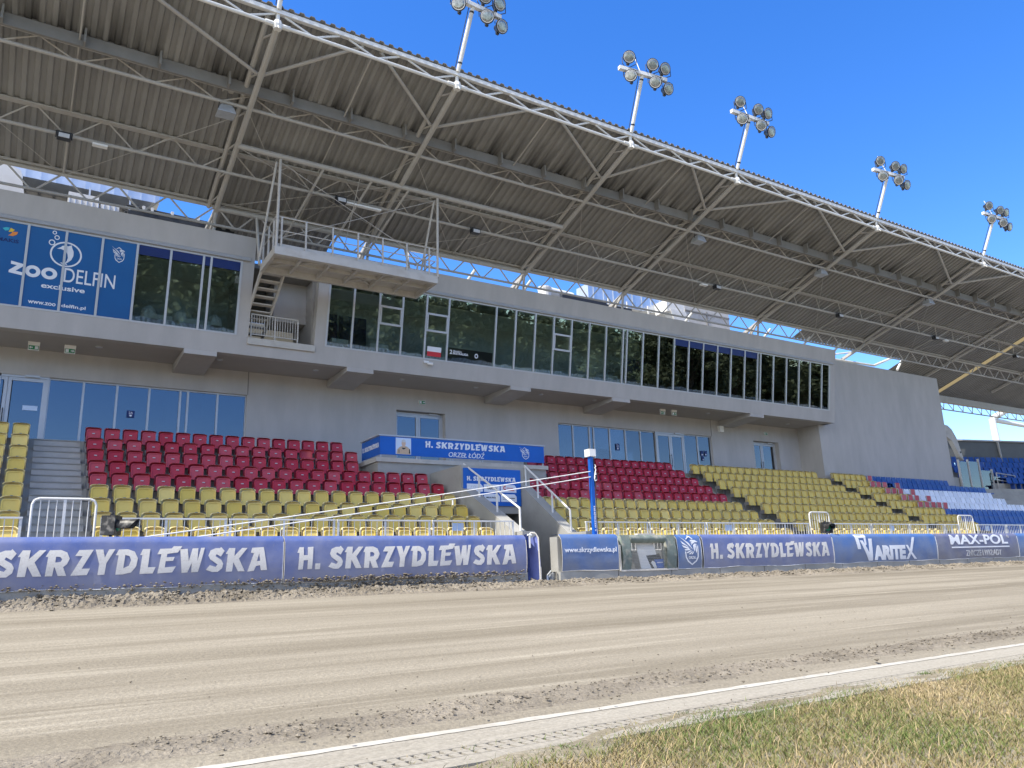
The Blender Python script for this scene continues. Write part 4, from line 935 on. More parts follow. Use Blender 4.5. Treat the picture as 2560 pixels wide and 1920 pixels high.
# ================================================================== BARRIER WITH BANNERS
BY = 17.0
bw = thing('barrier_wall', 'low grey concrete barrier wall left of the gate at the track edge', 'barrier', (5, 17.1, -.3))
m = MB(); m.box(-8, 11.12, BY-.02, BY+.13, -.5, .10); m.build('plinth', 'concrete', bw)
m = MB(); m.box(-8, 11.1, BY+.06, BY+.5, .1, .99); m.build('wall', 'concrete', bw)
bw = thing('barrier_wall', 'low grey concrete barrier wall right of the gate at the track edge', 'barrier', (30, 17.1, -.3))
m = MB()
x = 12.12
while x < 75: m.box(x, min(75, x+1.94), BY-.02, BY+.13, -.5, .085); x += 1.97
m.build('plinth', 'concrete', bw)
m = MB(); m.box(12.12, 14.1, BY+.06, BY+.4, .085, .99); m.box(16.3, 75, BY+.06, BY+.5, .085, .99); m.build('wall', 'concrete', bw)
def banner(x0, x1, m_, lab, sag=.06, seed=0, bot=.055, top=1.03):
    t = thing('advertising_banner', lab, 'banner', ((x0+x1)/2, BY, .5))
    def surf(x, z):
        v = (z-bot)/(top-bot); e = min(1, (x-x0)*4, (x1-x)*4)
        bul = .04*math.sin(math.pi*min(1, v*1.05))**.8+.012*math.sin(x*2.3+seed)*math.sin(v*3)+.010*math.sin(x*5.1+v*6+seed)*(1-v)*e
        return BY-.03-bul+.10*max(0, v-.93)/.07
    m = MB(); us = np.linspace(x0, x1, int((x1-x0)*9)); vs_ = np.linspace(0, 1, 16)
    bot_f = lambda x: bot+.012*math.sin(x*1.7+seed)+.008*math.sin(x*4.1)
    m.sheet(lambda x, v: (x, surf(x, bot+(top-bot)*v), bot_f(x)+(top-bot_f(x)+.0)*v), us, vs_)
    m.sheet(lambda x, v: (x, surf(x, top)+(BY+.45-surf(x, top))*v, top+.008*math.sin(v*3.1)), us, (0, .3, 1))
    m.sheet(lambda x, v: (x, surf(x, bot)+.01+(BY+.0-surf(x, bot))*v, bot_f(x)), us, (0, 1))
    m.build('tarpaulin', m_, t, True)
    m = MB()
    for x in (x0+.004, x1-.004): m.path([(x, surf(x, z)-.002, z) for z in np.linspace(bot, top, 8)], .006, 5)
    m.path([(x, surf(x, bot), bot_f(x)-.004) for x in us], .009, 5); m.build('hem', 'tarp_edge' if x1 in (11.06, 14.10) else 'photo_grey', t)
    return t, (lambda x, z, d: (x, surf(x, z)-d, z))
def seg(me):                                          # slice lettering so it drapes with the cloth
    bm = bmesh.new(); bm.from_mesh(me); co = [v.co.copy() for v in bm.verts]
    for ax, n in ((1, 14), (0, 40)):
        lo, hi = min(c[ax] for c in co), max(c[ax] for c in co); no = Vector((ax == 0, ax == 1, 0))
        for k in range(1, n): bmesh.ops.bisect_plane(bm, geom=bm.verts[:]+bm.edges[:]+bm.faces[:], plane_co=no*(lo+(hi-lo)*k/n), plane_no=no)
    bm.to_mesh(me); bm.free(); return me
def bword(s, rect, fn, m_, par): place(seg(word(s)), 'lettering', rect, fn, m_, par, th=.004, gap=.007)
def segf(*a): return seg(font_mesh(*a))
t, f = banner(-4.6, -1.35, 'banner_violet', 'dusty blue banner at the extreme left edge, nearest the camera', seed=3)
t, f = banner(-1.34, 4.86, 'banner_violet', 'dusty violet-blue SKRZYDLEWSKA banner left of the middle banner seam', seed=1); bword('H. SKRZYDLEWSKA', (-1.02, 4.52, .30, .83), f, 'letter_dusty', t)
t, f = banner(4.88, 11.06, 'banner_violet', 'dusty violet-blue SKRZYDLEWSKA banner whose right end is at the gate', seed=2); bword('H. SKRZYDLEWSKA', (5.15, 10.72, .30, .83), f, 'letter_dusty', t)
t, f = banner(12.16, 14.10, 'banner_blue', 'short blue web address banner just right of the gate opening', seed=5, bot=.085, top=1.05)
place(segf('www.skrzydlewska.pl', .018), 'lettering', (12.24, 14.02, .53, .70), f, 'letter_clean', t, th=.004, gap=.007)
t, f = banner(16.30, 17.25, 'banner_blue', 'small blue eagle crest banner right of the wire mesh opening', seed=6); emblem((16.36, 17.22, .14, 1.0), f, 'letter_clean', t, sl=seg, th=.004, gap=.008)
t, f = banner(17.33, 23.48, 'banner_violet', 'dusty blue SKRZYDLEWSKA banner right of the eagle crest banner', seed=7); bword('H. SKRZYDLEWSKA', (17.62, 23.22, .29, .80), f, 'letter_dusty', t)
t, f = banner(23.50, 29.72, 'banner_blue', 'bright blue VARITEX banner in the right half of the barrier', seed=8)
flat([[(24.72, 1.0), (25.36, 1.0), (25.34, .66), (25.24, .60), (25.24, .88), (24.92, .88), (24.98, .50), (24.80, .50)], [(24.98, .80), (25.14, .80), (25.44, .36), (25.52, .86), (25.70, .86), (25.60, .10), (25.38, .10)]], 'logo_mark', f, 'letter_clean', t, sl=seg, gap=.008)
place(segf('ARITE', .062), 'lettering', (25.72, 27.62, .11, .62), f, 'letter_clean', t, gap=.008)
flat([[(27.66, .62), (27.80, .62), (27.93, .45), (28.20, .90), (28.34, .90), (28.02, .36), (28.30, .11), (28.14, .11), (27.94, .30), (27.80, .11), (27.64, .11), (27.86, .36)]], 'lettering', f, 'letter_clean', t, sl=seg, gap=.008)
t, f = banner(29.74, 35.88, 'banner_grey', 'faded grey-blue MAX-POL banner near the right end of the barrier', seed=9)
place(segf('MAX-POL', .028, 1.05), 'lettering', (30.72, 35.0, .60, .98), f, 'letter_clean', t, gap=.008); flat([[(30.76, .47), (35.05, .47), (35.05, .52), (30.76, .52)]], 'rule', f, 'letter_clean', t, sl=seg, gap=.008)
place(segf('ZNICZE I WKŁADY', .016), 'lettering', (31.7, 34.4, .15, .38), f, 'letter_pale', t, gap=.008)
place(segf('®', .0), 'lettering', (35.05, 35.2, .84, .97), f, 'letter_pale', t, gap=.008)
t, f = banner(35.90, 42.0, 'banner_blue', 'plain dusty blue banner at the extreme right edge of the barrier', seed=10); bword('H. SKRZYDLEWSKA', (37.3, 41.6, .29, .80), f, 'letter_dusty', t)
t, f = banner(42.02, 50.0, 'banner_violet', 'dusty blue banner beyond the right picture edge', seed=12)
# padded gate leaf standing open beside the left banner
g = thing('gate_pad', 'folded padded gate cover with violet lining standing open at the gate', 'gate', (11.3, 17.2, -.2))
m = MB(); m._add([(x, y, z) for z in (-.22, 1.05) for x, y in ((11.10, 16.98), (11.16, 16.96), (11.32, 17.6), (11.26, 17.62))], [(0, 1, 2, 3), (4, 5, 6, 7), (0, 1, 5, 4), (1, 2, 6, 5), (2, 3, 7, 6), (3, 0, 4, 7)]); m.build('dark_leaf', 'navy', g)
m = MB(); m.sheet(lambda u, v: (11.26+.20*u+.03*math.sin(v*4)-.10*(1-v)*(1-u)*v, 17.35-.38*u+.02*math.sin(u*9+v*5), -.2+1.24*v-.18*(1-u)*v), np.linspace(0, 1, 8), np.linspace(0, 1, 10)); m.build('lining', 'tarp_inside', g, True)
m = MB(); m.path([(11.475, 16.97, -.22), (11.47, 16.97, .5), (11.46, 16.97, .95), (11.40, 17.0, 1.07), (11.30, 17.05, 1.09), (11.18, 17.0, 1.02)], .02, 6); m.box(11.47, 11.505, 16.95, 16.99, -.22, .22); m.build('edge', 'tarp_edge', g)
m = MB(); m.tube((11.12, 16.97, 1.03), (11.27, 17.0, 1.02), .025); m.box(11.16, 11.2, 16.94, 16.97, .7, 1.0); m.build('strap', 'white_paint', g)
m = MB(); m.lathe([(0, .11), (.03, .12), (.05, .06), (.2, .03)], (11.95, 17.35, -.2), (0, 0, 1), 16); m.tube((11.95, 17.35, 0), (12.05, 17.3, .12), .02); m.tube((11.98, 17.32, -.05), (12.1, 17.28, .05), .03); m.box(12.0, 12.1, 17.22, 17.36, -.18, .05)
tag(m.build('gate_latch', 'galvanised'), 'shiny metal gate foot and latch on the ground in the gate opening', 'latch')
m = MB(); m.box(11.5, 12.1, 16.9, 17.3, -.4, -.18); tag(m.build('threshold_slab', 'concrete_light'), 'pale concrete threshold slab between the two barrier ends', 'slab')
# mesh opening with foam surround
c = thing('mesh_gate', 'wire mesh gate with worn grey-green foam surround beside the web banner', 'gate', (15.2, 17, .5))
m = MB()
for a, b, z0_, z1_ in ((14.2, 14.52, .07, 1.02), (15.85, 16.22, .07, 1.02), (14.52, 15.85, .80, 1.02)):
    us = np.linspace(a, b, 8)
    m.sheet(lambda x, v: (x, BY-.04-.07*math.sin(math.pi*min(1, max(0, (v-z0_)/(z1_-z0_))))-.015*math.sin(x*21+v*13), v), us, np.linspace(z0_, z1_, 8))
    m.box(a, b, BY+.0, BY+.12, z0_, z1_)
m.build('foam_pad', 'foam_green', c, True)
m = MB()
for k in range(34): x = 14.5+k*.0415; m.tube((x, BY+.02, .08), (x, BY+.02, .84), .0028, 4)
for k in range(18): z = .09+k*.0425; m.tube((14.48, BY+.023, z), (15.9, BY+.023, z), .0028, 4)
m.build('wire_mesh', 'galvanised', c)
m = MB(); m.box(14.15, 16.25, BY-.05, BY+.1, .03, .075); m.box(14.12, 14.17, BY-.06, BY+.02, .05, .75); m.box(14.85, 15.5, BY-.03, BY+.1, 1.021, 1.06); m.build('frame', 'tarp_edge', c)
m = MB(); m._add([(x, y, z) for y in (BY+.10, BY+.115) for x, z in ((14.85, .85), (15.5, .85), (15.62, .47), (15.22, .45), (15.40, .08), (15.02, .08))], [tuple(range(6)), tuple(range(6, 12))]+[(i, (i+1) % 6, 6+(i+1) % 6, 6+i) for i in range(6)]); tag(m.build('leaning_board', 'white_paint'), 'white board leaning behind the wire mesh gate', 'board')
t = thing('leaning_board', 'small blue board with a white line leaning behind the wire mesh', 'board', (15.6, BY+.09, .1))
m = MB(); m._add([(x, y, z) for y in (BY+.075, BY+.09) for x, z in ((15.62, .09), (15.93, .09), (15.87, .34), (15.50, .33))], [(0, 1, 2, 3), (4, 5, 6, 7), (0, 1, 5, 4), (1, 2, 6, 5), (2, 3, 7, 6), (3, 0, 4, 7)]); m.build('panel', 'panel_blue', t)
m = MB(); m.box(15.6, 15.82, BY+.07, BY+.074, .24, .265); m.build('line_print', 'white_paint', t)
m = MB(); m._add([(x, y, z) for y in (BY+.06, BY+.07) for x, z in ((15.48, .08), (15.58, .08), (15.5, .27), (15.42, .30), (15.36, .25))], [tuple(range(5)), tuple(range(5, 10))]+[(i, (i+1) % 5, 5+(i+1) % 5, 5+i) for i in range(5)]); tag(m.build('plastic_scrap', 'white_paint'), 'white plastic scrap between the leaning boards behind the mesh', 'scrap')
m = MB(); m._add([(x, y, z) for y in (BY+.125, BY+.14) for x, z in ((15.13, .44), (15.75, .5), (15.95, .08), (15.3, .08))], [(0, 1, 2, 3), (4, 5, 6, 7), (0, 1, 5, 4), (1, 2, 6, 5), (2, 3, 7, 6), (3, 0, 4, 7)]); tag(m.build('leaning_board', 'black'), 'black board leaning behind the wire mesh and the blue board', 'board')
# starting tape pole with white box, tapes to the left
p = thing('tape_pole', 'blue square pole with a white box on top right of gate', 'pole', (13.68, 17.4, 0))
m = MB(); m.bar((13.66, 17.4, -.3), (13.66, 17.4, 3.25), .105, .105); m.build('pole', 'pole_blue', p)
m = MB(); m.box(13.555, 13.785, 17.29, 17.52, 3.25, 3.46); m.build('box', 'white_paint', p)
m = MB(); m.box(13.735, 13.765, 17.36, 17.44, 2.4, 3.2); m.box(13.735, 13.78, 17.34, 17.40, 2.75, 2.85); m.tube((13.75, 17.35, .6), (13.75, 17.35, 3.0), .012); m.lathe([(0, .05), (.12, .05)], (13.76, 17.33, 2.6), (0, 0, 1), 10); m.build('tape_release', 'dark_metal', p)
m = MB(); m.path([(13.745, 17.32, 3.02), (13.77, 17.31, 2.97), (13.745, 17.32, 2.92), (13.77, 17.31, 2.87), (13.745, 17.32, 2.8), (13.70, 17.31, 2.62), (13.72, 17.31, 2.55), (13.77, 17.31, 2.57), (13.78, 17.31, 2.63), (13.76, 17.31, 2.78), (13.70, 17.31, 2.60)], .014, 6); m.build('loop', 'white_paint', p)
place(word('H. SKRZYDLEWSKA'), 'lettering', (0, 1, -.03, .03), lambda u, v, d: (13.66-v, 17.4-.0535-d, 1.15+.70*u), 'letter_clean', p, th=.003, gap=.002)
def tape(a, b, lab, sag):
    a, b = Vector(a), Vector(b); pts = [a.lerp(b, k/16)-Vector((0, 0, sag*4*(k/16)*(1-k/16))) for k in range(17)]
    m = MB(); m.path(pts, .014, 6); o = m.build('starting_tape', 'white_paint'); tag(o, lab, 'tape'); return pts
tape((13.60, 17.36, 2.82), (1.9, 17.36, 1.0), 'upper white starting tape stretched down to the left from blue pole', .03)
tape((13.60, 17.36, 2.665), (2.9, 17.36, 1.0), 'lower white starting tape stretched down to the left from blue pole', .03)
m = MB(); m.tube((9.18, 17.36, 1.92), (9.18, 17.36, 1.80), .02); tag(m.build('tape_clip', 'white_paint'), 'small white clip joining the two starting tapes', 'clip')
# black signal lights on the barrier
def signal(x, y, rz, lab):
    t = thing('signal_light', lab, 'signal light', (x, y, 1.06))
    M = Matrix.Rotation(rz, 4, 'Z'); o = Vector((x, y, 1.06))
    def tr(mb): mb.v = [tuple(M @ Vector(v)+o) for v in mb.v]; return mb
    m = MB(); m.box(-.17, .17, -.13, .13, .02, .40); tr(m).build('housing', 'black_paint', t, False)
    m = MB()                                          # long half-open visor
    pr = [(a, (math.cos(a)*.125, math.sin(a)*.125)) for a in np.linspace(-.45, math.pi+.45, 15)]
    for r_ in (1, .93):
        m.sheet(lambda u, v, r_=r_: (pr[u][1][0]*r_, -.13-v*(.30+.10*math.sin(pr[u][0])), .20+pr[u][1][1]*r_+.0), range(15), (0, .5, 1))
    tr(m).build('visor', 'black_paint', t, True)
    m = MB(); m.lathe([(0, .11), (.015, .10), (.03, .05)], (0, -.13, .20), (0, -1, 0), 18); tr(m).build('lens', 'green_sign', t, True)
    m = MB(); m.tube((0, 0, -.6), (0, 0, .02), .03); m.tube((-.05, 0, .4), (.0, 0, .43), .03); tr(m).build('stand', 'dark_metal', t)
signal(1.56, 17.42, rad(62), 'black signal light with a long visor on the left banner by stair gate')
signal(23.9, 17.42, rad(-28), 'black signal light with round hood beside the right tall stair gate')

# ================================================================== GRANDSTAND ROOF
roof = thing('grandstand_roof', 'big corrugated steel canopy roof on white tube trusses over the grandstand', 'roof', (20, 24, 12))
SY, SZ, SS = 17.45, 14.48, .363                        # underside of the sheet at the front edge, slope
def sheet_z(y): return SZ-SS*(y-SY)
def low_z(y): return 14.0-.323*(y-17.5)                # rafter lower chord
FR = [-4.2, 4.39, 9.63, 16.28, 21.44, 30.14, 38.82, 47.4, 56.0, 64.5]
def corr(x0, x1, y0, y1, th=.012):
    m = MB(); P = .28; n = int((x1-x0)/P); xs_, zs_ = [], []
    for k in range(n):
        x = x0+k*P; xs_ += [x, x+.10, x+.14, x+.24]; zs_ += [0, 0, .07, .07]
    xs_.append(x0+n*P); zs_.append(0)
    for t_ in (0, th):
        b = len(m.v); N_ = len(xs_)
        ys_ = np.linspace(y0, y1, 2)
        for x, z in zip(xs_, zs_):
            for y in ys_: m.v.append((x, y, sheet_z(y)+z+t_))
        m.f += [(b+i*2, b+i*2+2, b+i*2+3, b+i*2+1) for i in range(N_-1)]
    b2 = b; N2 = len(xs_)*2
    for e in (0, 1): m.f += [(b2-N2+i*2+e, b2-N2+i*2+2+e, b2+i*2+2+e, b2+i*2+e) for i in range(len(xs_)-1)]
    return m
corr(-12, 4.525, 17.40, 24.32).build('roof_sheet', 'roof_sheet', roof); corr(4.52, 8.445, 17.40, 26.4).build('roof_sheet', 'roof_sheet', roof); corr(8.44, 33.645, 17.40, 24.32).build('roof_sheet', 'roof_sheet', roof)
corr(33.64, 43.725, 17.40, 25.1).build('roof_sheet', 'roof_sheet', roof)
corr(43.72, 50.725, 17.40, 27.6).build('roof_sheet', 'roof_sheet', roof); corr(51.28, 67, 17.40, 27.6).build('roof_sheet', 'roof_sheet', roof)
m = MB(); m._add([(x, y, sheet_z(y)+d) for x in (50.70, 51.30) for y in (17.4, 27.6) for d in (.02, .03)], [(0, 1, 3, 2), (4, 6, 7, 5), (0, 4, 5, 1), (2, 3, 7, 6), (0, 2, 6, 4), (1, 5, 7, 3)]); m.build('skylight_strip', 'translucent_roof', roof)
XA, XB = -12, 67
# front edge truss
T0u, T0l = (17.50, 14.36), (17.50, 14.03)
m = MB(); m.box(XA, XB, 17.42, 17.54, 14.34, 14.46); m.build('edge_chord', 'white_steel', roof)
m = MB(); m.tube((XA, 17.5, 14.03), (XB, 17.5, 14.03), .05, 10); m.build('edge_chord', 'white_steel', roof)
m = MB()
for a, b in zip(FR[:-1], FR[1:]):
    n = max(3, round((b-a)/1.68)); p = (b-a)/n
    for k in range(n):
        x = a+k*p; m.tube((x+p*.10, 17.5, 14.34), (x+p*.52, 17.5, 14.05), .03, 6); m.tube((x+p*.52+.1, 17.5, 14.05), (x+p*.95, 17.5, 14.34), .03, 6)
m.build('edge_bracing', 'white_steel', roof)
# deep purlin with dirty brackets and its hanging truss (T1)
m = MB(); m.box(XA, XB, 19.72, 19.80, 13.30, 13.63); m.build('deep_purlin', 'band_steel', roof)
m = MB()
x = XA
while x < XB: m.box(x, x+.05, 19.50, 19.72, 13.30, 13.70); x += 1.74
m.build('purlin_brackets', 'band_steel', roof)
def ltruss(yu, zu, yl, zl, ru, rl, name='purlin_truss', frames=FR, pw=1.68, mm='grey_steel', rw_=.022, gap=.12):
    m = MB(); m.tube((XA, yu, zu), (XB, yu, zu), ru, 8); m.tube((XA, yl, zl), (XB, yl, zl), rl, 8)
    for a, b in zip(frames[:-1], frames[1:]):
        n = max(3, round((b-a)/pw)); p = (b-a)/n
        for k in range(n):
            x = a+k*p; m.tube((x+.02, yu, zu), (x+p*.5-gap/2, yl, zl), rw_, 6); m.tube((x+p*.5+gap/2, yl, zl), (x+p-.02, yu, zu), rw_, 6)
    return m.build(name, mm, roof)
ltruss(19.98, 13.42, 20.18, 13.14, .016, .05)
ltruss(22.15, 12.80, 22.55, 12.30, .05, .05)
m = MB(); m.box(XA, XB, 22.05, 22.25, 12.74, 12.78); m.build('purlin', 'grey_steel', roof)
ltruss(24.22, 11.93, 24.28, 11.31, .06, .045, rw_=.028, pw=1.35)
m = MB(); m.box(XA, XB, 24.12, 24.32, 11.99, 12.06); m.build('purlin', 'grey_steel', roof)
m = MB(); m.box(43.8, XB, 27.3, 27.6, 10.32, 10.72); m.tube((43.8, 27.5, 9.85), (XB, 27.5, 9.85), .045)
x = 44
while x < 66: m.tube((x, 27.5, 10.35), (x+.6, 27.5, 9.87), .028, 6); m.tube((x+.6, 27.5, 9.87), (x+.75, 27.5, 10.35), .028, 6); x += 1.2
m.build('rear_truss', 'grey_steel', roof)
# rafters
for i, X in enumerate(FR):
    m = MB(); yb = 24.15
    m.tube((X, 17.5, 14.0), (X, yb, low_z(yb)), .082, 10); m.build('rafter', 'grey_steel', roof)
    m = MB(); m.tube((X-.22, 17.6, sheet_z(17.6)-.12), (X-.22, 24.3, sheet_z(24.3)-.10), .07, 8); m.build('rafter_chord', 'grey_steel', roof)
    m = MB()
    ys_ = [17.7, 18.9, 20.2, 21.4, 22.5, 23.5]
    for k, y in enumerate(ys_):
        m.tube((X, y, low_z(y)), (X-.2, y+.55, sheet_z(y+.55)-.12), .03, 6)
    m.build('rafter_web', 'grey_steel', roof)
    m = MB()
    m.bar((X, yb, low_z(yb)), (X, 26.3, low_z(yb)-.315*(26.3-yb)), .14, .14)
    if X < 34: m.tube((X, 24.28, 11.9), (X, 26.2, 10.3), .05); m.tube((X, 24.28, 11.9), (X, 24.6, 10.2), .05); m.tube((X, 24.28, 11.9), (X-.5, 25.2, 10.3), .045)
    m.build('rear_strut', 'grey_steel', roof)
    m = MB(); m.lathe([(0, .10), (.12, .13), (.24, .10)], (X, 17.5, 13.9), (0, 0, 1), 10); m.tube((X, 17.5, 14.0), (X, 17.5, 14.45), .055); m.tube((X-.32, 17.5, 14.03), (X+.32, 17.5, 14.03), .07); m.tube((X, 17.45, 14.0), (X, 17.34, 13.84), .04, 8, .01)
    m.build('node', 'white_steel', roof)
    if i < len(FR)-1:
        X2 = FR[i+1]; xm = (X+X2)/2
        for xa, yy in ((X, 19.15), (X2, 19.15)):
            m = MB(); m.tube((xa, yy, low_z(yy)+.1), (xm+(.25 if xa == X2 else -.25), 17.55, 14.33), .05, 8); m.build('brace', 'grey_steel', roof)
        m = MB(); m.tube((xm, 17.5, 14.1), (xm-.0, 22.2, 12.76), .022, 6); m.tube((xm, 22.5, 12.35), (xm-.0, 24.2, 11.95), .03, 6); m.build('tie_rod', 'grey_steel', roof)
        m = MB(); m.tube((X, 20.3, low_z(20.3)), (xm, 24.25, 11.9), .010, 5); m.tube((X2, 20.3, low_z(20.3)), (xm, 24.25, 11.9), .010, 5); m.build('bracing_cable', 'grey_steel', roof)
# sun-lit struts standing behind the parapet
m = MB()
for X in (13.3, 15.9, 25.0, 30.5, 33.6, 36.2): m.tube((X+.2, 25.8, 10.3), (X+.9, 24.6, 11.75), .06, 8)
m.tube((35.6, 25.3, 11.0), (41.0, 25.3, 11.1), .07); m.tube((41.0, 25.3, 11.1), (43.5, 25.6, 11.95), .07); m.tube((35.7, 25.3, 11.0), (40.2, 26.0, 12.0), .045); m.tube((43.3, 25.3, 11.1), (44.2, 25.4, 11.9), .07)
m.build('rear_strut', 'white_steel', roof)
# roof lamps hanging under the trusses
def horn(x, wd):
    t = thing('horn_speaker', 'grey bell-shaped horn speaker under the roof, '+wd, 'speaker', (x, 20.18, 13.1), 'horn speakers under the roof')
    m = MB(); y = 20.18
    def fr(zt_, a, b): return [(x-a, y-b, zt_), (x+a, y-b, zt_), (x+a, y+b, zt_), (x-a, y+b, zt_)]
    L_ = [fr(13.02, .10, .10), fr(12.98, .15, .14), fr(12.90, .19, .17), fr(12.76, .24, .2), fr(12.74, .24, .2)]
    b = 0; m.v = [p for q in L_ for p in q]
    for k in range(len(L_)-1): m.f += [(4*k+i, 4*k+(i+1) % 4, 4*k+4+(i+1) % 4, 4*k+4+i) for i in range(4)]
    m.f += [(0, 1, 2, 3), (16, 17, 18, 19)]; m.build('horn', 'galvanised', t)
    m = MB(); m.tube((x-.2, y, 12.9), (x-.18, y, 13.12), .012); m.tube((x+.2, y, 12.9), (x+.18, y, 13.12), .012); m.build('hanger', 'dark_metal', t)
horn(3.75, 'nearest on the left'); horn(22.0, 'in the middle above the glazing'); horn(29.7, 'third from left'); horn(38.3, 'farthest on the right')
for x, wd in ((3.78, 'beside the nearest rafter on the left'), (38.55, 'near the farthest rafter on the right')):
    m = MB(); m.box(x-.15, x+.15, 19.95, 20.25, 13.5, 13.76); tag(m.build('junction_box', 'concrete_light'), 'pale square box fixed under the roof '+wd, 'box')
def flood(x, wd):
    t = thing('small_floodlight', 'small dark floodlight on the second truss, '+wd, 'floodlight', (x, 22.5, 12.2), 'small floodlights under the roof')
    m = MB(); m.box(x-.17, x+.17, 22.3, 22.5, 12.08, 12.25); m.tube((x-.19, 22.4, 12.3), (x-.19, 22.4, 12.1), .015); m.tube((x+.19, 22.4, 12.3), (x+.19, 22.4, 12.1), .015); m.tube((x-.19, 22.4, 12.3), (x+.19, 22.4, 12.3), .015); m.build('housing', 'dark_metal', t)
    m = MB(); m._add([(x+a, 22.27+c, 12.06+b) for c in (0, .02) for a, b in ((-.13, .02), (.13, .02), (.13, .14), (-.13, .14))], [(0, 1, 2, 3), (4, 5, 6, 7), (0, 1, 5, 4), (1, 2, 6, 5), (2, 3, 7, 6), (3, 0, 4, 7)]); m.build('lens', 'photo_grey', t)
for x, wd in ((-.0, 'farthest left'), (7.9, 'above the camera gantry'), (12.95, 'just right of the gantry'), (25.3, 'in the middle of the roof'), (34.0, 'before the end wall'), (42.6, 'above the end wall'), (51.5, 'farthest right')): flood(x, wd)
for x, wd in ((.88, 'on the left'), (24.5, 'in the middle'), (43.7, 'on the right')):
    m = MB(); m.box(x-.19, x+.19, 22.35, 22.5, 12.12, 12.18); tag(m.build('strip_light', 'white_paint'), f'short white strip light under the second roof truss {wd}', 'strip light')
m = MB(); m.box(7.9, 9.3, 22.35, 22.48, 12.10, 12.16); tag(m.build('strip_light', 'white_paint'), 'long white strip light above the camera gantry', 'strip light')

# ================================================================== FLOODLIGHT MASTS ON THE ROOF EDGE
def lamp(par, c, aim, r=.215):
    c, aim = Vector(c), Vector(aim).normalized()
    m = MB(); m.lathe([(-.27, .05), (-.25, .09), (-.14, .11), (-.02, r*.9), (.02, r), (.05, r), (.058, r*.97), (.05, r*.90)], c, aim, 20); lo = m.build('lamp', 'lamp_body', par, True)
    m = MB(); m.lathe([(.046, r*.84), (.056, r*.80), (.060, r*.5)], c, aim, 20); m.build('lens', 'lens', lo, True)
    m = MB(); m.lathe([(.051, r*.88), (.058, r*.87), (.058, r*.80), (.051, r*.80)], c, aim, 20); m.build('rim', 'photo_grey', lo, True)
    return lo
def mast_proto():
    t = bpy.data.objects.new('floodlight_mast', None); S.collection.objects.link(t); t['category'] = 'floodlight mast'
    top = Vector((0, -.80, 1.72))
    m = MB(); m.tube((0, 0, 0), top, .062, 12); m.build('pole', 'white_steel', t)
    m = MB(); m.bar(top+Vector((-.93, .07, .02)), top+Vector((.95, -.10, .02)), .13, .13); m.build('crossbar', 'white_steel', t)
    m = MB(); m.tube((-.08, .02, .12), top+Vector((-.09, .06, .05)), .014, 6)
    for k in (.12, .9): m.lathe([(0, .068), (.05, .068)], top*k, top, 12)
    m.build('conduit', 'dark_metal', t)
    m = MB(); m.tube(top+Vector((-.07, 0, .05)), top+Vector((-.12, .25, .95)), .014, 6); m.build('lightning_rod', 'white_steel', t)
    for x, dz, ax, ay in ((-.62, .40, -.45, 0), (.30, .36, -.35, 0), (.80, .34, -.05, 0), (-.60, -.30, -.85, 0), (.36, -.30, -.65, 0), (.85, -.42, .0, 0)):
        c = top+Vector((x, -.16-.09*x, dz)); aim = Vector((ax, -1.0, -.38))
        lo = lamp(t, c, aim)
        m = MB(); b = top+Vector((x, -.09*x, .06 if dz > 0 else -.06)); s = aim.cross(Vector((0, 0, 1))).normalized()*.235
        z1_ = Vector((0, 0, .12 if dz > 0 else -.06))
        m.path([c+s, c+s-Vector((0, 0, dz*.62)), b, c-s-Vector((0, 0, dz*.62)), c-s], .013, 6); m.bar(c-aim.normalized()*.2+Vector((0, 0, -.03)), c-aim.normalized()*.2+Vector((0, 0, -.22)), .09, .07); m.build('yoke', 'lamp_body', lo)
    return t
MP = mast_proto(); mw = ['whose lamps are cut off above the picture', 'second from left touching the picture top', 'third from left, tallest wholly in view', 'fourth from left', 'fifth from left', 'farthest right and smallest']
for k, X in enumerate(FR[1:7]):
    o = MP if k == 0 else copy_tree(MP); o.location = (X, 17.42, 14.46); o.rotation_euler = (0, 0, [0, .14, -.04, .05, -.02, .03][k])
    if k: 
        for q, ch in enumerate([c for c in o.children if c.name.startswith('lamp')]): ch.rotation_euler = (0, 0, 0)
    tag(o, 'white floodlight mast on the roof edge, '+mw[k], 'floodlight mast', 'floodlight masts on the roof edge')

# ================================================================== CAMERA GANTRY HANGING UNDER THE ROOF
gn = thing('camera_gantry', 'pale steel camera gantry platform with railing hanging under the roof', 'gantry', (8.25, 22.3, 9.5))
GX0, GX1, GY0, GY1, GZ0 = 5.58, 10.93, 21.5, 23.1, 9.72
m = MB(); m.box(GX0+.1, GX1-.1, GY0+.1, GY1, GZ0-.06, GZ0-.02); m.build('deck', 'concrete_light', gn)
m = MB(); m.box(GX0, GX1, GY0-.05, GY0+.1, GZ0-.25, GZ0); m.build('front_beam', 'gantry_steel', gn)
m = MB(); m.box(GX0, GX0+.1, GY0+.1, GY1, GZ0-.25, GZ0); m.build('side_beam', 'gantry_steel', gn); m = MB(); m.box(GX1-.1, GX1, GY0+.1, GY1, GZ0-.25, GZ0); m.build('side_beam', 'gantry_steel', gn)
m = MB(); m.box(GX0+.1, GX1-.1, GY1-.1, GY1, GZ0-.25, GZ0-.06); m.build('rear_beam', 'gantry_steel', gn)
m = MB()
for k in range(1, 6): x = GX0+(GX1-GX0)*k/6; m.box(x-.04, x+.04, GY0+.1, GY1-.1, GZ0-.2, GZ0-.06)
m.box(GX0+.1, GX1-.1, 22.25, 22.31, GZ0-.17, GZ0-.062); m.build('joists', 'gantry_steel', gn)
m = MB()
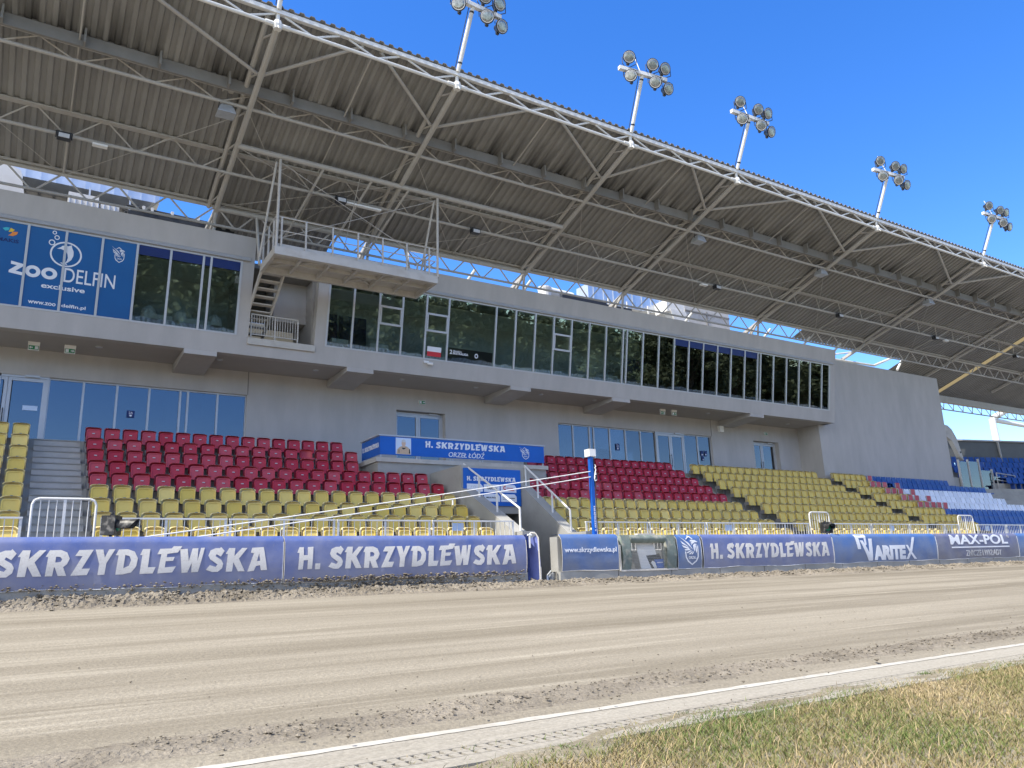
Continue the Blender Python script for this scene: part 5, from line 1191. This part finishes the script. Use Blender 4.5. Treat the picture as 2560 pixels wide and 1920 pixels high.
for a, b in ((0, 2), (3, 5)):
    xa, xb = GX0+(GX1-GX0)*a/6, GX0+(GX1-GX0)*b/6; m.bar((xa+.1, 22.9, GZ0-.10), (xb, 21.7, GZ0-.10), .06, .05)
m.bar((7.9, 21.8, GZ0-.10), (9.1, 22.9, GZ0-.10), .06, .05); m.build('diagonals', 'gantry_steel', gn)
m = MB(); RT = 10.70
for z in (RT, 10.26): m.path([(GX0+.03, GY1, z), (GX0+.03, GY0+.12, z), (GX0+.12, GY0+.02, z), (GX1-.05, GY0+.02, z), (GX1-.05, GY1, z)], .022 if z > 10.5 else .016, 6)
m.build('railing', 'gantry_steel', gn)
for x, y in [(GX0+.03, 22.9), (GX0+.03, 22.3), (GX0+.03, 21.75), (5.78, GY0+.02), (6.52, GY0+.02), (7.36, GY0+.02), (8.18, GY0+.02), (9.01, GY0+.02), (9.85, GY0+.02), (10.66, GY0+.02), (GX1-.05, 22.3), (GX1-.05, 22.9)]:
    m = MB(); m.box(x-.025, x+.025, y-.02, y+.02, GZ0-.05, RT); m.build('post', 'gantry_steel', gn)
m = MB(); m.box(GX0+.1, GX1-.1, GY0+.06, GY0+.08, GZ0+.001, GZ0+.14); m.build('toe_board', 'gantry_steel', gn)
for x in (5.66, 10.98):
    m = MB(); m.tube((x, 21.5, 12.58), (x-.03, 21.5, GZ0-.02), .042, 8); m.tube((x-.1, 21.55, 12.5), (x-.25, 22.5, GZ0), .036, 8); m.tube((x+.0, 24.2, 11.85), (x-.1, 23.1, GZ0), .045, 8); m.build('hanger', 'gantry_steel', gn)
m = MB(); m.tube((4.40, 21.5, 12.68), (16.2, 21.5, 12.68), .085, 10); m.build('front_carrier', 'grey_steel', gn)
m = MB(); m.tube((4.40, 24.18, 11.85), (16.2, 24.18, 11.85), .085, 10); m.build('rear_carrier', 'grey_steel', gn)
m = MB()
for a, b in (((4.5, 21.5, 12.6), (10.9, 24.1, 11.9)), ((10.9, 21.5, 12.6), (5.6, 24.1, 11.9)), ((4.5, 24.1, 11.9), (9.3, 21.5, 12.6)), ((5.66, 21.5, 12.5), (10.9, 21.52, 10.0)), ((10.95, 21.5, 12.5), (5.7, 21.52, 10.0)), ((16, 21.5, 12.6), (11, 24.1, 11.9)), ((8.2, 21.5, 12.6), (8.2, 22.9, 10.6))): m.tube(a, b, .011, 5)
m.build('bracing_cable', 'grey_steel', gn)
m = MB()
for x in (7.0, 8.6, 9.9):
    m.tube((x, 21.5, 12.6), (x-.4, 24.15, 11.3), .04, 8)
m.build('strut', 'grey_steel', gn)
# stairs down into the recess
n = 11; m = MB()
for k in range(n):
    y = 23.1+(26.0-23.1)*(k+.5)/n; z = 9.62-(9.62-7.72)*(k+.5)/n; m.box(5.66, 6.30, y-.11, y+.11, z-.02, z+.02)
m.build('stair_treads', 'gantry_steel', gn)
m = MB()
for x in (5.63, 6.33): m.bar((x, 23.05, 9.58), (x, 26.0, 7.74), .05, .2)
m.build('stringers', 'gantry_steel', gn)
t = thing('recess_railing', 'white bar railing across the stair recess between the glazed fronts', 'railing', (6.7, 24.2, 7.72))
m = MB(); yr = YT(7.9)+.12
m.box(5.70, 7.25, yr-.02, yr+.02, 8.53, 8.57); m.box(5.70, 7.25, yr-.015, yr+.015, 7.86, 7.885); m.build('rails', 'gantry_steel', t)
for x in (5.72, 6.48, 7.23): m = MB(); m.box(x-.022, x+.022, yr-.022, yr+.022, 7.72, 8.53); m.build('post', 'gantry_steel', t)
m = MB()
for k in range(1, 18):
    x = 5.72+1.51*k/18
    if abs(x-6.48) > .03: m.box(x-.009, x+.009, yr-.01, yr+.01, 7.885, 8.53)
m.build('balusters', 'gantry_steel', t)

# ================================================================== PLANT ON THE FLAT ROOF
t = thing('ventilation_duct', 'long silver ventilation duct on the flat roof at the left', 'duct', (0, 27, 10.3))
m = MB(); m.box(-9, 3.0, 26.8, 27.8, 12.86, 13.5); x = -8.5
while x < 3.0: m.box(x, x+.035, 26.77, 27.83, 12.84, 13.52); x += .42
m.build('duct', 'duct', t)
for x in (-1.0, .9, 2.1): m = MB(); m.bar((x, 26.75, 10.3), (x, 26.75, 12.9), .05); m.build('stand', 'galvanised', t)
t = thing('air_handler', 'row of white ribbed air handling boxes under the left duct', 'air handler', (1.2, 26.3, 10.3))
m = MB(); m.box(.3, 1.15, 26.0, 26.6, 10.3, 12.28); m.box(1.22, 1.75, 26.0, 26.6, 10.3, 12.16); m.build('casing', 'white_steel', t)
m = MB()
for k in range(9): m.box(.34+k*.16, .36+k*.16, 25.97, 26.0, 10.4, 12.1)
m.build('ribs', 'duct', t)
m = MB(); m.box(-9, 2.9, 27.9, 28.4, 10.3, 13.3); tag(m.build('plant_screen', 'band_steel'), 'dark plant housing wall behind the left duct on the roof', 'screen')
t = thing('duct_hood', 'cream rounded duct hood on the flat roof at the far left', 'duct', (-1.6, 26, 10.3))
m = MB(); pr = [(-3.5, 10.3), (-.55, 10.3), (-1.0, 12.5), (-1.3, 12.62), (-3.5, 12.7)]
m._add([(x, y, z) for y in (25.7, 26.6) for x, z in pr], [tuple(range(5)), tuple(range(5, 10))]+[(i, (i+1) % 5, 5+(i+1) % 5, 5+i) for i in range(5)]); m.build('hood', 'white_steel', t)
t = thing('pipe_rack', 'dark rack of pipes and cable trays on the roof behind the left parapet', 'pipe rack', (4.2, 25.8, 10.3))
m = MB()
for k in range(5): m.tube((1.9, 25.3+.16*k, 11.85+.05*(k % 3)), (5.3, 25.3+.16*k, 11.78+.05*(k % 2)), .055, 8)
m.box(1.95, 5.2, 25.25, 26.0, 11.58, 11.7)
for x in (2.2, 3.4, 4.6): m.box(x, x+.07, 25.3, 25.9, 10.3, 11.58)
m.build('pipes', 'dark_metal', t)
m = MB()
for x in (2.35, 2.6, 3.2, 4.0, 4.5): m.box(x, x+.08, 25.22, 25.30, 11.75, 11.92)
m.build('clamps', 'white_steel', t)
t = thing('ventilation_duct', 'silver ventilation duct on the flat roof in the middle', 'duct', (24, 27, 10.3))
m = MB(); m.box(21.6, 27.2, 26.9, 27.8, 12.45, 13.3); 
for k in range(9): m.box(21.9+k*.6, 21.95+k*.6, 26.87, 27.83, 12.42, 13.33)
m.build('duct', 'duct', t)
for x in (22.7, 23.85, 25.2, 26.3): m = MB(); m.bar((x, 26.8, 10.3), (x, 26.8, 12.7), .06); m.build('stand', 'white_steel', t)
m = MB(); m.box(20.3, 23.6, 26.2, 27.2, 10.3, 12.1); m.box(19.4, 21.9, 26.0, 26.2, 10.3, 12.15); tag(m.build('plant_box', 'dark_metal'), 'dark plant box on the flat roof below the middle duct', 'plant box')
t = thing('air_handler', 'big white air handling unit on the roof right of the middle duct', 'air handler', (29.2, 27, 10.3))
m = MB(); m.box(27.5, 30.7, 26.6, 28.2, 10.3, 13.15); m.build('casing', 'gantry_steel', t)
m = MB(); m.box(29.0, 29.1, 26.56, 26.6, 10.4, 12.9); m.box(27.5, 30.7, 26.55, 26.6, 12.75, 12.82); m.build('seams', 'band_steel', t)
t = thing('duct_elbow', 'white duct elbow with shaded cut face beside big air handling unit', 'duct', (26.6, 26.4, 10.3))
m = MB(); pr = [(25.9, 12.45), (26.95, 12.4), (27.45, 11.0), (26.5, 11.0)]
m._add([(x, y, z) for y in (26.0, 26.5) for x, z in pr], [tuple(range(4)), tuple(range(4, 8))]+[(i, (i+1) % 4, 4+(i+1) % 4, 4+i) for i in range(4)]); m.box(25.75, 26.9, 26.05, 26.9, 12.3, 12.9); m.build('elbow', 'white_steel', t)
m = MB(); m.lathe([(0, .3), (1.2, .3), (1.3, .33), (1.36, .33)], (19.3, 27.2, 11.4), (0, 0, 1), 16); m.lathe([(0, .25), (1.8, .25)], (19.3, 27.2, 12.6), (1, .2, .05), 16); tag(m.build('round_duct', 'white_steel'), 'white round exhaust duct on the roof left of the dark plant box', 'duct')
t = thing('roof_ladder', 'white roof access ladder hoops against the sky right of gantry', 'ladder', (11.8, 25, 10.6))
for x in (11.5, 12.2): m = MB(); m.tube((x, 25.0, 10.5), (x, 25.0, 12.3), .04); m.build('stile', 'white_steel', t)
m = MB()
for k in range(7): m.tube((11.5, 25, 10.7+.24*k), (12.2, 25, 10.7+.24*k), .014)
m.build('rungs', 'white_steel', t)

# ================================================================== RIGHT-HAND END: fence, glass screens, shed wall, mast
t = thing('glass_screen', 'row of clear screen panels between grey posts beyond end wall', 'screen', (50, 25.4, 3.7))
xs_ = [(48.42, 6.0), (49.5, 6.05), (50.75, 6.15), (52.2, 5.55), (53.8, 5.2), (55.4, 5.0)]
for x, z in xs_: m = MB(); m.box(x-.05, x+.05, 25.35, 25.45, 3.4, z); m.build('post', 'grey_steel', t)
for (xa, za), (xb, zb_) in zip(xs_[:-1], xs_[1:]):
    zz = min(za, zb_)-.1; m = MB(); m.box(xa+.06, xb-.06, 25.395, 25.405, 3.6, zz); m.build('screen_pane', 'glass_screen', t)
m = MB(); m.path([(52.3, 25.2, 3.6), (52.3, 25.2, 5.3), (54.6, 25.2, 5.2), (54.6, 25.2, 3.6)], .035); m.tube((52.3, 25.2, 4.85), (54.6, 25.2, 4.75), .03); tag(m.build('hoop_rail', 'grey_steel'), 'grey hoop rail in front of the glass screens', 'railing')
m = MB(); m.box(47.2, 53, 25.5, 25.9, 3.3, 4.9); tag(m.build('parapet_wall', 'concrete'), 'grey concrete parapet behind the clear screens beyond end wall', 'wall')
t = thing('steel_bracket', 'tapering curved rusty grey steel blade bracket behind the end wall', 'bracket', (49, 26, 6))
pr = [(48.4, 8.3), (48.9, 8.25), (49.3, 8.03), (49.7, 7.5), (50.0, 6.5), (50.1, 6.1), (49.75, 6.3), (49.1, 7.3), (48.4, 7.6)]
m = MB(); m._add([(x, y, z) for y in (25.9, 26.15) for x, z in pr], [tuple(range(9)), tuple(range(9, 18))]+[(i, (i+1) % 9, 9+(i+1) % 9, 9+i) for i in range(9)]); m.build('blade', 'concrete_light', t)
m = MB(); m.lathe([(0, .06), (.03, .06)], (49.85, 25.9, 6.6), (0, -1, 0), 12); m.build('bolt', 'dark_metal', t)
t = thing('shed_wall', 'dark ribbed sheet metal back wall above the far blue seats', 'wall', (62, 28, 6.5))
a, b = far(50, rowY(14)-.1), far(86, rowY(14)-.1)
m = MB(); m.bar((a[0], a[1], 7.2), (b[0], b[1], 7.2), .1, 1.5); m.build('sheeting', 'shed', t)
m = MB(); m.bar((a[0], a[1]-.05, 8.0), (b[0], b[1]-.05, 8.0), .3, .1); m.build('capping', 'grey_steel', t)
for k in (.08, .22, .36, .5, .64): 
    m = MB(); x, y = a[0]+(b[0]-a[0])*k, a[1]+(b[1]-a[1])*k; m.bar((x, y-.1, 6.5), (x-.25, y-.15, 7.94), .11); m.build('post', 'grey_steel', t)
t = thing('steel_pylon', 'white tubular steel pylon carrying the roof beyond the far stand', 'pylon', (80, 38, 0))
X0, Y0 = 79.6, 37.8
m = MB(); m.tube((X0+.4, Y0, 4), (X0, Y0, 13.3), .42, 14, .3); m.build('leg', 'white_steel', t)
m = MB(); m.tube((X0, Y0, 13.3), (X0+5.0, Y0-3.0, 16.2), .28, 12); m.build('upper_arm', 'white_steel', t)
m = MB(); m.tube((X0, Y0, 13.2), (X0+7.5, Y0-1.0, 12.6), .24, 12, .16); m.build('lower_arm', 'white_steel', t)

# ================================================================== OTHER SIDE OF THE ARENA (seen mirrored in the leaning glass)
op = thing('opposite_stand', 'low blue and white stand across the infield mirrored in upper glazing', 'stand', (20, -62, -1))
m = MB()
for i in range(17): m.box(-60, 200, -58-i*.8-.8, -58-i*.8, -1.4, -.6+i*.4)
m.build('steps', 'concrete', op)
for cm, rows in (('seat_blue', (0, 1, 2, 6, 7)), ('seat_white', (3, 4, 5, 12, 13, 14))):
    m = MB()
    for i in rows:
        x = -59.0
        while x < 199: m.box(x, x+.4, -58-i*.8-.5, -58-i*.8-.42, -.2+i*.4, .2+i*.4); x += .6
    m.build('seats', cm, op)['kind'] = 'stuff'
m = MB(); m.box(-70, 130, -56.2, -56, -1.2, -.1); tag(m.build('advertising_wall', 'white_paint'), 'pale advertising wall across the infield seen only mirrored in glass', 'wall')
def tree_proto(seed):
    r_ = random.Random(seed); t = bpy.data.objects.new('tree', None); S.collection.objects.link(t)
    m = MB(); m.tube((0, 0, -1.4), (0.2, 0, 5), .3, 8, .16)
    for k in range(5): a = r_.random()*6.28; m.tube((.1, 0, 3+k*.5), (math.cos(a)*2, math.sin(a)*2, 6+k*.6), .1, 6, .04)
    m.build('trunk', 'bark', t); m = MB()
    cl = [(r_.gauss(0, 1.9), r_.gauss(0, 1.6), 4.2+r_.random()*5.5, .8+r_.random()*.9) for _ in range(26)]
    for x, y, z, q in cl:
        for _ in range(70):
            d = Vector((r_.gauss(0, 1), r_.gauss(0, 1), r_.gauss(0, 1))).normalized()*q*(.5+.5*r_.random()); c = Vector((x, y, z))+d
            u = Vector((r_.gauss(0, 1), r_.gauss(0, 1), r_.gauss(0, 1))).normalized()*.26; v = u.cross(Vector((r_.gauss(0, 1), r_.gauss(0, 1), r_.gauss(0, 1)))).normalized()*.2
            m._add([c-u, c-v, c+u, c+v], [(0, 1, 2, 3)])
    m.build('crown', 'leaf_dark', t); return t
TP = [tree_proto(5), tree_proto(9)]; tcount = 0
for k in range(48):
    src = TP[k % 2]; o = src if k < 2 else copy_tree(src)
    o.location = (-45+k*6.6+rnd.uniform(-1, 1), -72-rnd.random()*8, 0); s = 1.55+rnd.random()*.25; o.scale = (s*1.15, s, s); o.rotation_euler = (0, 0, rnd.random()*6.28)
    tag(o, 'leafy green tree behind the opposite stand, only mirrored in the glass', 'tree', 'trees behind the opposite stand')
m = MB(); m.box(-90, 320, -100, -92, -1.4, 15); struct(m.build('wood', 'leaf_dark'), 'stuff')
